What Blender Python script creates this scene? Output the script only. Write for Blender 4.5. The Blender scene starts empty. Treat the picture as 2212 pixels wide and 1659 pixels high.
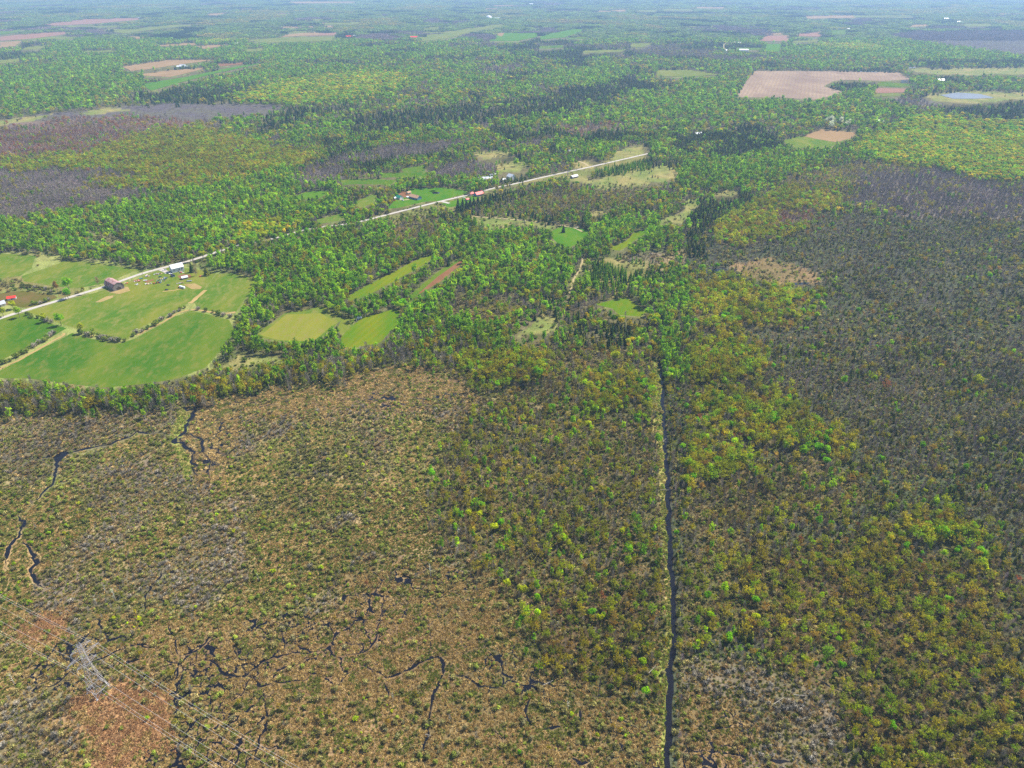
import bpy, bmesh, math, random
import numpy as np
from mathutils import Vector, Matrix

# ------------------------------------------------------------------ camera, sky, sun, exposure
SC = bpy.context.scene
H, TH, F = 380.0, math.radians(30.0), 710.0
cam_d = bpy.data.cameras.new('camera'); cam = bpy.data.objects.new('camera', cam_d)
SC.collection.objects.link(cam); SC.camera = cam
cam.location = (0, 0, H); cam.rotation_euler = (math.pi/2 - TH, 0, 0)
cam_d.sensor_width = 36.0; cam_d.lens = 36.0*F/1024.0
cam_d.clip_start = 1.0; cam_d.clip_end = 200000.0
SUN_EL, SUN_AZ = math.radians(52), math.radians(56)      # azimuth from +Y (view direction) towards +X
W = bpy.data.worlds.new('World'); SC.world = W; W.use_nodes = True
nt = W.node_tree; nt.nodes.clear()
sky = nt.nodes.new('ShaderNodeTexSky'); sky.sky_type = 'NISHITA'; sky.sun_disc = False
sky.sun_elevation = SUN_EL; sky.sun_rotation = SUN_AZ; sky.altitude = 300; sky.air_density = 1.0; sky.dust_density = 1.0
bg = nt.nodes.new('ShaderNodeBackground'); bg.inputs['Strength'].default_value = 0.095
wo = nt.nodes.new('ShaderNodeOutputWorld')
nt.links.new(sky.outputs[0], bg.inputs[0]); nt.links.new(bg.outputs[0], wo.inputs[0])
sun_d = bpy.data.lights.new('sun', 'SUN'); sun_d.energy = 4.2; sun_d.angle = math.radians(0.53); sun_d.color = (1.0, 0.95, 0.86)
sun = bpy.data.objects.new('sun', sun_d); SC.collection.objects.link(sun)
SV = Vector((math.sin(SUN_AZ)*math.cos(SUN_EL), math.cos(SUN_AZ)*math.cos(SUN_EL), math.sin(SUN_EL)))
sun.rotation_euler = SV.to_track_quat('Z', 'Y').to_euler(); sun.location = (0, 0, 900)
vs = SC.view_settings; vs.view_transform = 'Standard'; vs.look = 'None'; vs.exposure = 1.12; vs.gamma = 1.0; vs.use_curve_mapping = False
cy = SC.cycles; cy.max_bounces = 4; cy.diffuse_bounces = 2; cy.glossy_bounces = 2; cy.transmission_bounces = 2; cy.volume_bounces = 1
cy.transparent_max_bounces = 4; cy.use_denoising = False; cy.caustics_reflective = False; cy.caustics_refractive = False
try: cy.denoising_prefilter = 'ACCURATE'
except Exception: pass

# ------------------------------------------------------------------ ground coordinates
K = 1024.0/2212.0                              # survey sheet units (2212 x 1659) to camera pixels
OFF = {0: None, 1: (0, 0), 2: (737.3, 0), 3: (1474.7, 0), 4: (0, 553), 5: (737.3, 553), 6: (1474.7, 553),
       7: (0, 1106), 8: (737.3, 1106), 9: (1474.7, 1106)}
def dsp(n, p):
    o = OFF[n]
    return p if o is None else (p[0]/3.0+o[0], p[1]/3.0+o[1])
def G(x, y, z=0.0):
    u = (x*K-512)/F; v = (y*K-384)/F
    dz = -math.sin(TH)-v*math.cos(TH); dy = math.cos(TH)-v*math.sin(TH)
    t = (z-H)/dz
    return Vector((u*t, dy*t, z))
def GN_(n, p): return G(*dsp(n, p))
def proj(X, Y):                                # ground metres -> survey sheet units
    c, s = math.cos(TH), math.sin(TH)
    dep = Y*c + H*s; up = Y*s - H*c
    return (X/dep*F+512)/K, (384-up/dep*F)/K, dep
def lin(c):
    return tuple(((v/255)/12.92 if v/255 <= 0.04045 else ((v/255+0.055)/1.055)**2.4) for v in c)
def vn(x, y, s=0):                             # value noise 0..1
    xi = np.floor(x).astype(np.int64); yi = np.floor(y).astype(np.int64)
    fx = x-xi; fy = y-yi; fx = fx*fx*(3-2*fx); fy = fy*fy*(3-2*fy)
    def h(a, b):
        n = (a*374761393+b*668265263+s*1442695041) & 0xffffffff
        n = ((n ^ (n >> 13))*1274126177) & 0xffffffff
        n = (n ^ (n >> 16)) & 0xffffffff
        return n/4294967295.0
    return (h(xi, yi)*(1-fx)+h(xi+1, yi)*fx)*(1-fy)+(h(xi, yi+1)*(1-fx)+h(xi+1, yi+1)*fx)*fy
def fbm(x, y, s=0):
    return vn(x, y, s)*0.55+vn(x*2.1, y*2.1, s+7)*0.3+vn(x*4.3, y*4.3, s+13)*0.15

# ------------------------------------------------------------------ small helpers
C = SC.collection
RNG = np.random.default_rng(7); random.seed(11)
def tag(o, label=None, cat=None, group=None, kind=None):
    if label: o['label'] = label
    if cat: o['category'] = cat
    if group: o['group'] = group
    if kind: o['kind'] = kind
    return o
def mesh_from(name, V, Fc, mats=(), midx=None, smooth=False):
    me = bpy.data.meshes.new(name); me.from_pydata([tuple(v) for v in V], [], Fc)
    for m in mats: me.materials.append(m)
    if midx is not None: me.polygons.foreach_set('material_index', np.asarray(midx, dtype=np.int32))
    if smooth: me.polygons.foreach_set('use_smooth', np.ones(len(me.polygons), dtype=bool))
    me.update(); return me
def obj(name, me, parent=None, loc=None):
    o = bpy.data.objects.new(name, me); C.objects.link(o)
    if parent: o.parent = parent
    if loc is not None: o.location = loc
    return o
def empty(name, loc, rz=0):
    o = bpy.data.objects.new(name, None); C.objects.link(o); o.location = loc; o.rotation_euler = (0, 0, rz)
    o.empty_display_size = 0.5; return o
class MB:
    def __init__(s): s.V = []; s.F = []
    def add(s, vs, fs):
        b = len(s.V); s.V += [tuple(v) for v in vs]; s.F += [tuple(i+b for i in f) for f in fs]; return s
    def box(s, x0, x1, y0, y1, z0, z1):
        return s.add([(x0,y0,z0),(x1,y0,z0),(x1,y1,z0),(x0,y1,z0),(x0,y0,z1),(x1,y0,z1),(x1,y1,z1),(x0,y1,z1)],
                     [(0,3,2,1),(4,5,6,7),(0,1,5,4),(1,2,6,5),(2,3,7,6),(3,0,4,7)])
    def bar(s, a, b, w=0.2, w2=None, n=4):
        a = Vector(a); b = Vector(b); d = (b-a).normalized(); w2 = w if w2 is None else w2
        t = Vector((0, 0, 1)) if abs(d.z) < 0.9 else Vector((1, 0, 0))
        p = d.cross(t).normalized(); q = d.cross(p)
        vs = []
        for c, r in ((a, w/2), (b, w2/2)):
            for k in range(n):
                an = 2*math.pi*(k+0.5)/n; vs.append(c+p*(r*1.3*math.cos(an))+q*(r*1.3*math.sin(an)))
        fs = [(k, (k+1) % n, n+(k+1) % n, n+k) for k in range(n)]+[tuple(range(n))[::-1], tuple(range(n, 2*n))]
        return s.add(vs, fs)
    def prism(s, prof, x0, x1):                # profile in (y, z) extruded along x
        n = len(prof)
        return s.add([(x0, y, z) for y, z in prof]+[(x1, y, z) for y, z in prof],
                     [(k, (k+1) % n, n+(k+1) % n, n+k) for k in range(n)]+[tuple(range(n))[::-1], tuple(range(n, 2*n))])
    def build(s, name, mat, parent=None, loc=None, smooth=False):
        return obj(name, mesh_from(name, s.V, s.F, [mat], smooth=smooth), parent, loc)

# ------------------------------------------------------------------ materials
def newmat(name):
    m = bpy.data.materials.new(name); m.use_nodes = True; m.node_tree.nodes.clear()
    return m, m.node_tree
def plain(name, col, rough=0.7, metal=0.0, noise=0.15, nscale=1.5, col2=None, spec=0.3):
    m, t = newmat(name); N = t.nodes; L = t.links
    b = N.new('ShaderNodeBsdfPrincipled'); o = N.new('ShaderNodeOutputMaterial'); L.new(b.outputs[0], o.inputs[0])
    b.inputs['Roughness'].default_value = rough; b.inputs['Metallic'].default_value = metal; b.inputs['Specular IOR Level'].default_value = spec
    tc = N.new('ShaderNodeTexCoord'); n = N.new('ShaderNodeTexNoise'); n.inputs['Scale'].default_value = nscale; n.inputs['Detail'].default_value = 4
    L.new(tc.outputs['Object'], n.inputs['Vector'])
    r = N.new('ShaderNodeValToRGB'); r.color_ramp.elements[0].position = 0.3; r.color_ramp.elements[1].position = 0.7
    c1 = lin(col); c2 = lin(col2) if col2 else tuple(min(1, v*(1+noise)) for v in c1)
    if not col2: c1 = tuple(v*(1-noise) for v in c1)
    r.color_ramp.elements[0].color = (*c1, 1); r.color_ramp.elements[1].color = (*c2, 1)
    L.new(n.outputs['Fac'], r.inputs[0]); L.new(r.outputs[0], b.inputs['Base Color'])
    return m
def leafmat(name, trans=0.3, rough=0.6):
    m, t = newmat(name); N = t.nodes; L = t.links
    a = N.new('ShaderNodeAttribute'); a.attribute_type = 'INSTANCER'; a.attribute_name = 'tint'
    v = N.new('ShaderNodeAttribute'); v.attribute_name = 'shade'
    mx = N.new('ShaderNodeMix'); mx.data_type = 'RGBA'; mx.blend_type = 'MULTIPLY'; mx.inputs['Factor'].default_value = 1
    L.new(a.outputs['Color'], mx.inputs['A']); L.new(v.outputs['Color'], mx.inputs['B'])
    d = N.new('ShaderNodeBsdfDiffuse'); L.new(mx.outputs['Result'], d.inputs['Color'])
    o = N.new('ShaderNodeOutputMaterial')
    if trans > 0:
        tr = N.new('ShaderNodeBsdfTranslucent'); L.new(mx.outputs['Result'], tr.inputs['Color'])
        ms = N.new('ShaderNodeMixShader'); ms.inputs[0].default_value = trans
        L.new(d.outputs[0], ms.inputs[1]); L.new(tr.outputs[0], ms.inputs[2]); L.new(ms.outputs[0], o.inputs[0])
    else: L.new(d.outputs[0], o.inputs[0])
    return m
M_LEAF = leafmat('leaves', 0.5); M_NEEDLE = leafmat('needles', 0.2); M_TWIG = leafmat('twigs', 0.0); M_GRASS = leafmat('dry_sedge', 0.2)
M_BARK = plain('bark', (120, 108, 95), 0.9, noise=0.3); M_PALEBARK = plain('pale_bark', (190, 184, 172), 0.85, noise=0.2)
M_STEM = plain('stems', (105, 92, 76), 0.9, noise=0.3); M_DEAD = plain('dead_wood', (150, 142, 128), 0.85, noise=0.2)
M_WATER, t = newmat('dark_water')
b = t.nodes.new('ShaderNodeBsdfPrincipled'); o_ = t.nodes.new('ShaderNodeOutputMaterial'); t.links.new(b.outputs[0], o_.inputs[0])
b.inputs['Base Color'].default_value = (0.006, 0.006, 0.009, 1); b.inputs['Roughness'].default_value = 0.12
b.inputs['IOR'].default_value = 1.33; b.inputs['Specular IOR Level'].default_value = 0.35
nz = t.nodes.new('ShaderNodeTexNoise'); nz.inputs['Scale'].default_value = 0.7; bp = t.nodes.new('ShaderNodeBump'); bp.inputs['Strength'].default_value = 0.05
gm = t.nodes.new('ShaderNodeNewGeometry'); t.links.new(gm.outputs['Position'], nz.inputs['Vector']); t.links.new(nz.outputs['Fac'], bp.inputs['Height']); t.links.new(bp.outputs[0], b.inputs['Normal'])

# ------------------------------------------------------------------ land cover survey
ZN = ['A', 'M', 'B', 'C', 'Y', 'S', 'T', 'R', 'D', 'O', 'P', 'X', 'F', 'K', 'G', 'V', 'Q', 'E', 'N', 'J', 'H', 'L', 'W', 'U', 'I', 'BR', 'OP']
ZI = {k: i for i, k in enumerate(ZN)}
# A aspen  M budding maple  B bare grey wood  C conifer  Y yellow-green hardwood  S willow shrub swamp  T tussock marsh  R reddish reeds
# D dark cedar/bare swamp  O rough open grass  P larch plantation  X mixed wood  F far patchwork  K green-tan bank  G no plants (field, road, water)
# V reddish bare maple  Q low grey-purple bog  E bare+budding edge wood  N brown-olive maple swamp  J tussock + sparse shrub
SW_, SH_ = 1106, 830
ZR = np.zeros((SH_, SW_), np.uint8)
yy, xx = np.mgrid[0:SH_, 0:SW_]; yy = yy*2; xx = xx*2
ZR[:] = ZI['X']; ZR[yy < 132] = ZI['F']
ZR[(yy > 480)] = ZI['A']; ZR[(yy > 480) & (xx > 1470)] = ZI['D']; ZR[(yy > 830) & (xx < 1435)] = ZI['S']; ZR[(yy > 830) & (xx >= 1435)] = ZI['D']
def paint(arr, pts, val):
    P = np.array(pts, float)/2.0
    x0, y0 = np.floor(P.min(0)).astype(int); x1, y1 = np.ceil(P.max(0)).astype(int)
    x0 = max(0, x0); y0 = max(0, y0); x1 = min(SW_-1, x1); y1 = min(SH_-1, y1)
    if x1 < x0 or y1 < y0: return
    gx, gy = np.meshgrid(np.arange(x0, x1+1), np.arange(y0, y1+1)); ins = np.zeros(gx.shape, bool)
    n = len(P); j = n-1
    for i in range(n):
        xi, yi = P[i]; xj, yj = P[j]
        if yi != yj:
            c = ((yi > gy) != (yj > gy)) & (gx < (xj-xi)*(gy-yi)/(yj-yi)+xi); ins ^= c
        j = i
    s = arr[y0:y1+1, x0:x1+1]; s[ins] = val
def Z(k, n, pts): paint(ZR, [dsp(n, p) for p in pts], ZI[k])
# far and upper left
Z('A', 1, [(0,500),(700,480),(950,560),(700,650),(400,720),(0,755)])
Z('C', 1, [(940,600),(1600,540),(1700,570),(1500,650),(1100,665),(800,650)])
Z('A', 1, [(250,330),(700,240),(1000,265),(1250,330),(760,420),(330,370)])
Z('A', 1, [(0,470),(600,370),(1200,320),(2212,270),(2212,400),(1600,400),(1100,390),(780,430),(800,470),(400,500)])
Z('A', 1, [(1000,580),(1500,520),(2100,440),(2212,440),(2212,500),(1700,560)])
Z('Y', 0, [(500,215),(640,175),(740,160),(860,163),(895,180),(820,205),(700,222),(560,224)])
Z('Q', 1, [(0,770),(500,720),(900,668),(1500,660),(1880,680),(1750,740),(1450,800),(1000,860),(600,800),(0,830)])
Z('V', 1, [(0,800),(900,740),(1400,800),(1050,880),(600,1000),(0,1040)])
Z('O', 1, [(0,768),(380,742),(250,780),(0,798)])
Z('O', 1, [(520,735),(700,690),(880,700),(640,742)])
Z('M', 1, [(0,1050),(500,1010),(1000,860),(1350,800),(1500,900),(2100,980),(1950,1080),(1600,1150),(1300,1230),(900,1200),(700,1100),(0,1120)])
Z('X', 1, [(1400,780),(2212,680),(2212,1000),(2000,980),(1550,900)])
Z('C', 1, [(1060,910),(1180,875),(1260,890),(1230,920)])
Z('B', 1, [(0,1110),(700,1110),(1000,1200),(1350,1230),(900,1320),(500,1400),(0,1470)])
Z('M', 1, [(600,1190),(900,1180),(1250,1225),(1000,1250),(650,1240)])
Z('A', 1, [(0,1480),(400,1440),(900,1310),(1300,1220),(1700,1150),(2212,1150),(2212,1660),(0,1660)])
Z('B', 1, [(1900,1110),(2212,1000),(2212,1190),(1950,1220)])
Z('O', 1, [(500,1530),(700,1535),(840,1560),(820,1575),(560,1550)])
Z('Y', 1, [(1500,1560),(1600,1490),(2000,1440),(2050,1480),(1900,1540),(1560,1620)])
# upper middle
Z('C', 2, [(1270,345),(1500,300),(1850,322),(1830,352),(1700,385),(1450,402),(1250,372)])
Z('C', 2, [(1180,265),(1590,252),(1590,282),(1200,284)])
Z('B', 2, [(850,475),(1000,430),(1200,405),(1210,430),(950,485)])
Z('C', 2, [(0,760),(700,690),(1200,620),(1850,490),(2050,560),(1500,700),(900,800),(0,880)])
Z('X', 2, [(900,640),(1400,600),(1300,680),(900,720)])
Z('A', 2, [(1200,520),(1700,420),(1900,470),(1600,560)])
Z('A', 2, [(900,830),(1700,700),(2212,620),(2212,760),(1700,790),(1200,850)])
Z('V', 2, [(1400,810),(1800,790),(1900,830),(1500,860)])
Z('B', 2, [(0,1000),(300,935),(750,905),(850,920),(650,985),(300,1035),(0,1045)])
Z('B', 2, [(1100,945),(1400,895),(1420,930),(1150,975)])
Z('B', 2, [(550,1090),(800,1045),(1010,1090),(960,1150),(600,1165)])
Z('O', 2, [(850,1000),(1000,985),(1150,1005),(950,1045)])
Z('O', 2, [(1010,1090),(1150,1062),(1240,1075),(1150,1122),(1010,1135)])
Z('C', 2, [(1040,1050),(1190,1030),(1200,1060),(1050,1070)])
Z('A', 2, [(1390,930),(1550,890),(1600,960),(1480,980),(1390,975)])
Z('O', 2, [(1590,1160),(1950,1080),(2110,1060),(2190,1130),(2100,1175),(1950,1212),(1700,1207)])
Z('P', 2, [(1600,1105),(1900,1008),(2050,1028),(2010,1090),(1800,1128)])
Z('O', 2, [(1810,965),(1990,935),(1990,990),(1850,1025),(1750,1040)])
Z('O', 2, [(1500,1045),(1620,1012),(1700,1050),(1600,1078)])
Z('O', 2, [(1440,1130),(1600,1108),(1620,1150),(1590,1172),(1480,1170)])
Z('C', 2, [(740,1370),(760,1330),(830,1300),(1060,1265),(1080,1290),(900,1350),(780,1395)])
Z('E', 2, [(950,1340),(1300,1250),(1700,1220),(2100,1220),(2000,1330),(1500,1400),(1000,1400)])
Z('O', 2, [(830,1395),(1000,1408),(1180,1420),(1400,1450),(1500,1470),(1480,1490),(1200,1452),(1100,1450),(1040,1480),(900,1460)])
Z('O', 2, [(2040,1440),(2212,1355),(2260,1370),(2212,1430),(2100,1455)])
Z('O', 2, [(1590,1372),(1750,1343),(1740,1362),(1620,1392)])
Z('E', 2, [(270,1490),(500,1400),(700,1430),(650,1540),(300,1600)])
# upper right
Z('Q', 3, [(1350,240),(1500,203),(2212,200),(2212,370),(1900,345),(1700,300),(1500,275)])
Z('A', 3, [(1300,300),(1700,300),(2180,370),(2212,400),(1500,390)])
Z('C', 3, [(1400,395),(2212,400),(2212,440),(1500,425)])
Z('O', 3, [(1430,440),(2212,445),(2212,492),(1800,480),(1500,470)])
Z('O', 3, [(1560,615),(1800,588),(2212,600),(2212,632),(2000,662),(1750,672),(1600,652)])
Z('B', 3, [(1350,640),(1560,640),(1700,690),(1600,720),(1350,700)])
Z('C', 3, [(1700,685),(2212,660),(2212,800),(1900,785),(1600,725)])
Z('C', 3, [(920,550),(1230,530),(1250,580),(1040,590)])
Z('A', 3, [(350,640),(850,650),(1200,600),(1300,640),(1100,700),(300,760),(0,740),(0,560),(300,560)])
Z('X', 3, [(0,760),(1100,700),(1500,760),(1200,860),(700,900),(0,890)])
Z('C', 3, [(100,1015),(250,930),(450,903),(650,920),(725,962),(500,972),(300,1042),(130,1055)])
Z('C', 3, [(0,900),(200,868),(400,888),(210,942),(0,948)])
Z('Y', 3, [(1120,960),(1300,860),(1550,740),(1800,790),(2212,805),(2212,1160),(1900,1160),(1600,1100),(1250,1045)])
Z('A', 3, [(0,1045),(300,1050),(700,985),(1120,950),(800,1080),(650,1230),(300,1235),(0,1235)])
Z('E', 3, [(700,1130),(1250,1040),(1600,1100),(1900,1160),(2212,1160),(2212,1260),(1000,1350),(600,1350),(500,1260)])
Z('B', 3, [(1100,1130),(1700,1120),(2212,1230),(2212,1450),(1500,1420),(1100,1350)])
Z('M', 3, [(250,1430),(700,1230),(1000,1280),(900,1480),(300,1600),(200,1560)])
Z('V', 3, [(600,1390),(880,1370),(880,1460),(620,1480)])
Z('D', 3, [(900,1400),(1500,1420),(2212,1430),(2212,1660),(700,1660)])
Z('C', 3, [(0,1420),(120,1310),(300,1250),(460,1255),(420,1350),(170,1480),(110,1660),(0,1660)])
Z('O', 3, [(170,1265),(260,1232),(385,1245),(300,1270)])
Z('O', 3, [(0,1300),(110,1300),(50,1355),(0,1385)])
# middle
Z('A', 4, [(1380,80),(2212,0),(2212,340),(2000,370),(1800,310),(1600,320)])
Z('O', 4, [(1400,710),(1550,600),(1870,640),(1800,690),(1500,722)])
Z('U', 4, [(0,790),(500,850),(900,840),(1300,750),(1700,690),(2212,600),(2212,850),(1800,870),(1400,905),(1000,985),(500,1005),(0,1030)])
Z('T', 4, [(1180,950),(1400,905),(1800,870),(2212,850),(2212,1060),(1700,1090),(1560,1100),(1480,1480),(1260,1450),(1180,1250),(1120,1160)])
Z('BR', 4, [(150,1020),(600,1000),(1080,985),(1090,1140),(880,1120),(600,1230),(300,1120)])
Z('BR', 4, [(420,1380),(800,1300),(1130,1300),(1230,1480),(1150,1640),(700,1640),(450,1520)])
Z('K', 4, [(1160,975),(1240,1010),(1230,1060),(1190,1100),(1130,1150),(1170,1240),(1230,1300),(1235,1450),(1200,1440),(1130,1250),(1095,1160),(1140,1060)])
Z('X', 5, [(850,250),(1400,230),(2000,250),(2060,600),(1900,640),(1600,560),(1100,560),(900,420)])
Z('E', 5, [(700,250),(1100,300),(1100,420),(900,500),(700,400)])
Z('O', 5, [(1110,525),(1240,400),(1390,400),(1390,480),(1250,515)])
Z('P', 5, [(1590,60),(1700,0),(1850,20),(2010,100),(2100,175),(1950,200),(1750,260),(1600,210)])
Z('C', 5, [(1420,350),(1550,330),(1700,380),(1600,460),(1430,440)])
Z('C', 5, [(560,70),(650,20),(740,0),(740,20),(600,100)])
Z('E', 5, [(0,600),(800,580),(1600,560),(2050,640),(2080,1000),(1500,1000),(900,920),(700,760),(0,740)])
Z('U', 5, [(-20,600),(400,560),(800,580),(1100,570),(1100,650),(750,700),(400,760),(-20,760)])
Z('M', 5, [(750,650),(1300,640),(1300,860),(950,900),(800,780)])
Z('M', 5, [(1500,780),(2040,800),(2060,960),(1600,950)])
Z('T', 5, [(0,760),(450,740),(800,790),(900,960),(600,1000),(300,1060),(0,1050)])
Z('E', 5, [(900,1000),(2040,1000),(2050,1660),(600,1660),(650,1300)])
Z('O', 5, [(1555,0),(1580,0),(1560,110),(1500,170),(1490,250),(1465,250),(1480,150),(1530,90)])
Z('O', 5, [(1640,0),(1900,0),(1990,90),(1850,60),(1750,20)])
Z('S', 5, [(1750,0),(2212,-40),(2212,40),(2050,120),(1900,30)])
# right
Z('M', 6, [(0,130),(400,180),(950,260),(700,450),(300,480),(0,450)])
Z('J', 6, [(250,60),(550,-10),(900,70),(930,150),(650,190),(400,115)])
Z('M', 6, [(0,540),(300,490),(520,620),(480,790),(200,840),(0,820)])
Z('M', 6, [(60,900),(700,890),(740,1050),(1020,1090),(1110,1200),(1000,1320),(700,1250),(60,1150)])
Z('M', 6, [(0,1200),(350,1250),(580,1380),(500,1470),(0,1500)])
Z('E', 6, [(0,830),(600,850),(700,900),(60,900),(0,1000)])
Z('E', 6, [(0,1480),(700,1280),(1050,1330),(1250,1500),(1100,1660),(0,1660)])
Z('N', 9, [(250,250),(800,150),(1400,40),(1850,50),(2020,330),(2100,800),(2212,1200),(2212,1660),(1200,1660),(1000,1300),(600,1000),(300,600)])
Z('M', 9, [(1250,60),(1700,40),(2000,280),(1980,380),(1500,280)])
Z('E', 9, [(0,0),(700,100),(250,260),(300,700),(0,900)])
Z('BR', 9, [(0,900),(600,1000),(900,1200),(1000,1400),(1150,1660),(0,1660)])
Z('J', 9, [(0,1150),(300,1200),(500,1400),(400,1660),(0,1660)])
Z('E', 9, [(700,880),(1200,900),(1200,1250),(900,1200)])
# lower left
Z('S', 7, [(0,0),(2212,0),(2212,700),(1300,800),(0,700)])
Z('J', 7, [(500,700),(1500,640),(2212,660),(2212,1660),(900,1660),(1100,1300),(900,1100),(500,950)])
Z('T', 7, [(100,900),(480,830),(600,1000),(560,1140),(350,1200),(150,1150)])
Z('T', 7, [(1150,830),(2212,820),(2212,1150),(1650,1200),(1200,1050)])
Z('R', 7, [(400,1250),(560,1200),(640,1230),(720,1120),(900,1130),(1060,1180),(1100,1350),(1150,1480),(1000,1660),(600,1660),(560,1500),(420,1380)])
Z('R', 7, [(30,760),(300,690),(420,700),(420,850),(150,860)])
Z('T', 7, [(900,1500),(1150,1480),(1200,1560),(1400,1660),(950,1660)])
Z('J', 8, [(0,450),(500,300),(1000,450),(1200,700),(1300,1000),(1900,1050),(2050,1250),(2090,1660),(0,1660)])
Z('T', 8, [(0,700),(500,560),(850,540),(1000,800),(900,1100),(700,1200),(0,1100)])
Z('T', 8, [(1550,1100),(1800,1150),(1750,1300),(1500,1250)])
Z('E', 8, [(500,0),(2050,0),(2080,600),(2090,1250),(1700,1100),(1250,1000),(1000,450),(700,280)])
Z('N', 8, [(1150,500),(2060,430),(2080,1100),(1700,1060),(1250,980)])
Z('H', 4, [(-60,-30),(235,-10),(420,28),(600,30),(950,85),(1120,50),(1400,100),(1510,108),(1670,150),(1540,370),(1530,480),(1340,730),(1150,800),(650,860),(200,800),(-60,800)])
Z('L', 4, [(-60,130),(130,125),(150,165),(270,185),(500,215),(690,180),(690,195),(470,262),(350,258),(140,222),(-60,245)])
Z('L', 2, [(190,1425),(640,1312),(900,1260),(1000,1225),(1000,1250),(740,1330),(740,1370),(560,1390),(300,1450)])
Z('L', 2, [(1130,1195),(1300,1155),(1620,1085),(1990,1000),(1990,1030),(1620,1110),(1480,1140),(1300,1180),(1160,1210)])
ditch = [dsp(5, p) for p in [(2058,670),(2070,740),(2085,850),(2085,1000),(2100,1250),(2112,1500)]]+[dsp(8, p) for p in [(2120,0),(2135,350),(2160,800),(2128,1000),(2132,1250),(2120,1450),(2110,1700)]]
Z('K', 0, [(p[0]-16, p[1]) for p in ditch]+[(p[0]+2, p[1]) for p in ditch[::-1]])

# ------------------------------------------------------------------ fields, roads, water as real sheets
def wobble(P, step, amp, seed):
    out = []; n = len(P)
    for i in range(n):
        a = P[i]; b_ = P[(i+1) % n]; d = (b_-a); L = d.length
        if L < 1e-3: continue
        k = max(1, int(L/step)); nr = Vector((-d.y, d.x, 0))/L
        for j in range(k):
            q = a+d*(j/k)
            w = float(fbm(np.array(q.x/18.0), np.array(q.y/18.0), seed))-0.5
            out.append(q+nr*(w*2*amp))
    return out
FIELD_M = {}
def fieldmat(c1, c2, c3=None, big=0.012, stripe=None, dry=0.5):
    key = (c1, c2, c3, big, stripe, dry)
    if key in FIELD_M: return FIELD_M[key]
    m, t = newmat('field_grass'); N = t.nodes; L = t.links
    g = N.new('ShaderNodeNewGeometry')
    n1 = N.new('ShaderNodeTexNoise'); n1.inputs['Scale'].default_value = big; n1.inputs['Detail'].default_value = 6; n1.inputs['Roughness'].default_value = 0.6; n1.inputs['Distortion'].default_value = 0.6
    n2 = N.new('ShaderNodeTexNoise'); n2.inputs['Scale'].default_value = 0.12; n2.inputs['Detail'].default_value = 6; n2.inputs['Roughness'].default_value = 0.7
    mp = N.new('ShaderNodeMapping'); mp.inputs['Scale'].default_value = (1, 0.45, 1); mp.inputs['Rotation'].default_value = (0, 0, 0.6)
    L.new(g.outputs['Position'], mp.inputs['Vector']); L.new(mp.outputs[0], n1.inputs['Vector']); L.new(mp.outputs[0], n2.inputs['Vector'])
    r = N.new('ShaderNodeValToRGB'); e = r.color_ramp.elements; e[0].position = 0.36; e[1].position = 0.64
    c1, c2, c3 = [tuple(v*k for v, k in zip(lin(c), (0.58, 0.54, 0.28) if c[1] > c[0] else (0.52, 0.49, 0.45))) for c in (c1, c2, c3 or c2)]
    e[0].color = (*c1, 1); e[1].color = (*c2, 1); L.new(n1.outputs['Fac'], r.inputs[0]); col = r.outputs[0]
    r2 = N.new('ShaderNodeValToRGB'); r2.color_ramp.elements[0].position = 0.48; r2.color_ramp.elements[1].position = 0.66; L.new(n2.outputs['Fac'], r2.inputs[0])
    f = N.new('ShaderNodeMath'); f.operation = 'MULTIPLY'; f.inputs[1].default_value = dry; L.new(r2.outputs[0], f.inputs[0])
    mx = N.new('ShaderNodeMix'); mx.data_type = 'RGBA'; L.new(f.outputs[0], mx.inputs['Factor']); L.new(col, mx.inputs['A']); mx.inputs['B'].default_value = (*c3, 1); col = mx.outputs['Result']
    if stripe:
        ang, wid, amt, sc_ = stripe
        mp2 = N.new('ShaderNodeMapping'); mp2.inputs['Rotation'].default_value = (0, 0, ang); L.new(g.outputs['Position'], mp2.inputs['Vector'])
        w = N.new('ShaderNodeTexWave'); w.inputs['Scale'].default_value = 0.314/wid; w.inputs['Distortion'].default_value = 0.8; w.inputs['Detail'].default_value = 2; w.inputs['Detail Scale'].default_value = 0.6
        L.new(mp2.outputs[0], w.inputs['Vector'])
        f2 = N.new('ShaderNodeMath'); f2.operation = 'MULTIPLY'; f2.inputs[1].default_value = amt; L.new(w.outputs['Fac'], f2.inputs[0])
        m2 = N.new('ShaderNodeMix'); m2.data_type = 'RGBA'; L.new(f2.outputs[0], m2.inputs['Factor']); L.new(col, m2.inputs['A']); m2.inputs['B'].default_value = (*(v*0.66 for v in lin(sc_)), 1); col = m2.outputs['Result']
    n3 = N.new('ShaderNodeTexNoise'); n3.inputs['Scale'].default_value = 1.1; n3.inputs['Detail'].default_value = 3; L.new(g.outputs['Position'], n3.inputs['Vector'])
    mr = N.new('ShaderNodeMapRange'); mr.inputs['To Min'].default_value = 0.75; mr.inputs['To Max'].default_value = 1.2; L.new(n3.outputs['Fac'], mr.inputs['Value'])
    m3 = N.new('ShaderNodeMix'); m3.data_type = 'RGBA'; m3.blend_type = 'MULTIPLY'; m3.inputs['Factor'].default_value = 1; L.new(col, m3.inputs['A']); L.new(mr.outputs[0], m3.inputs['B'])
    d = N.new('ShaderNodeBsdfDiffuse'); o = N.new('ShaderNodeOutputMaterial'); L.new(m3.outputs['Result'], d.inputs[0]); L.new(d.outputs[0], o.inputs[0])
    FIELD_M[key] = m; return m
SHEET = [0]
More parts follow.
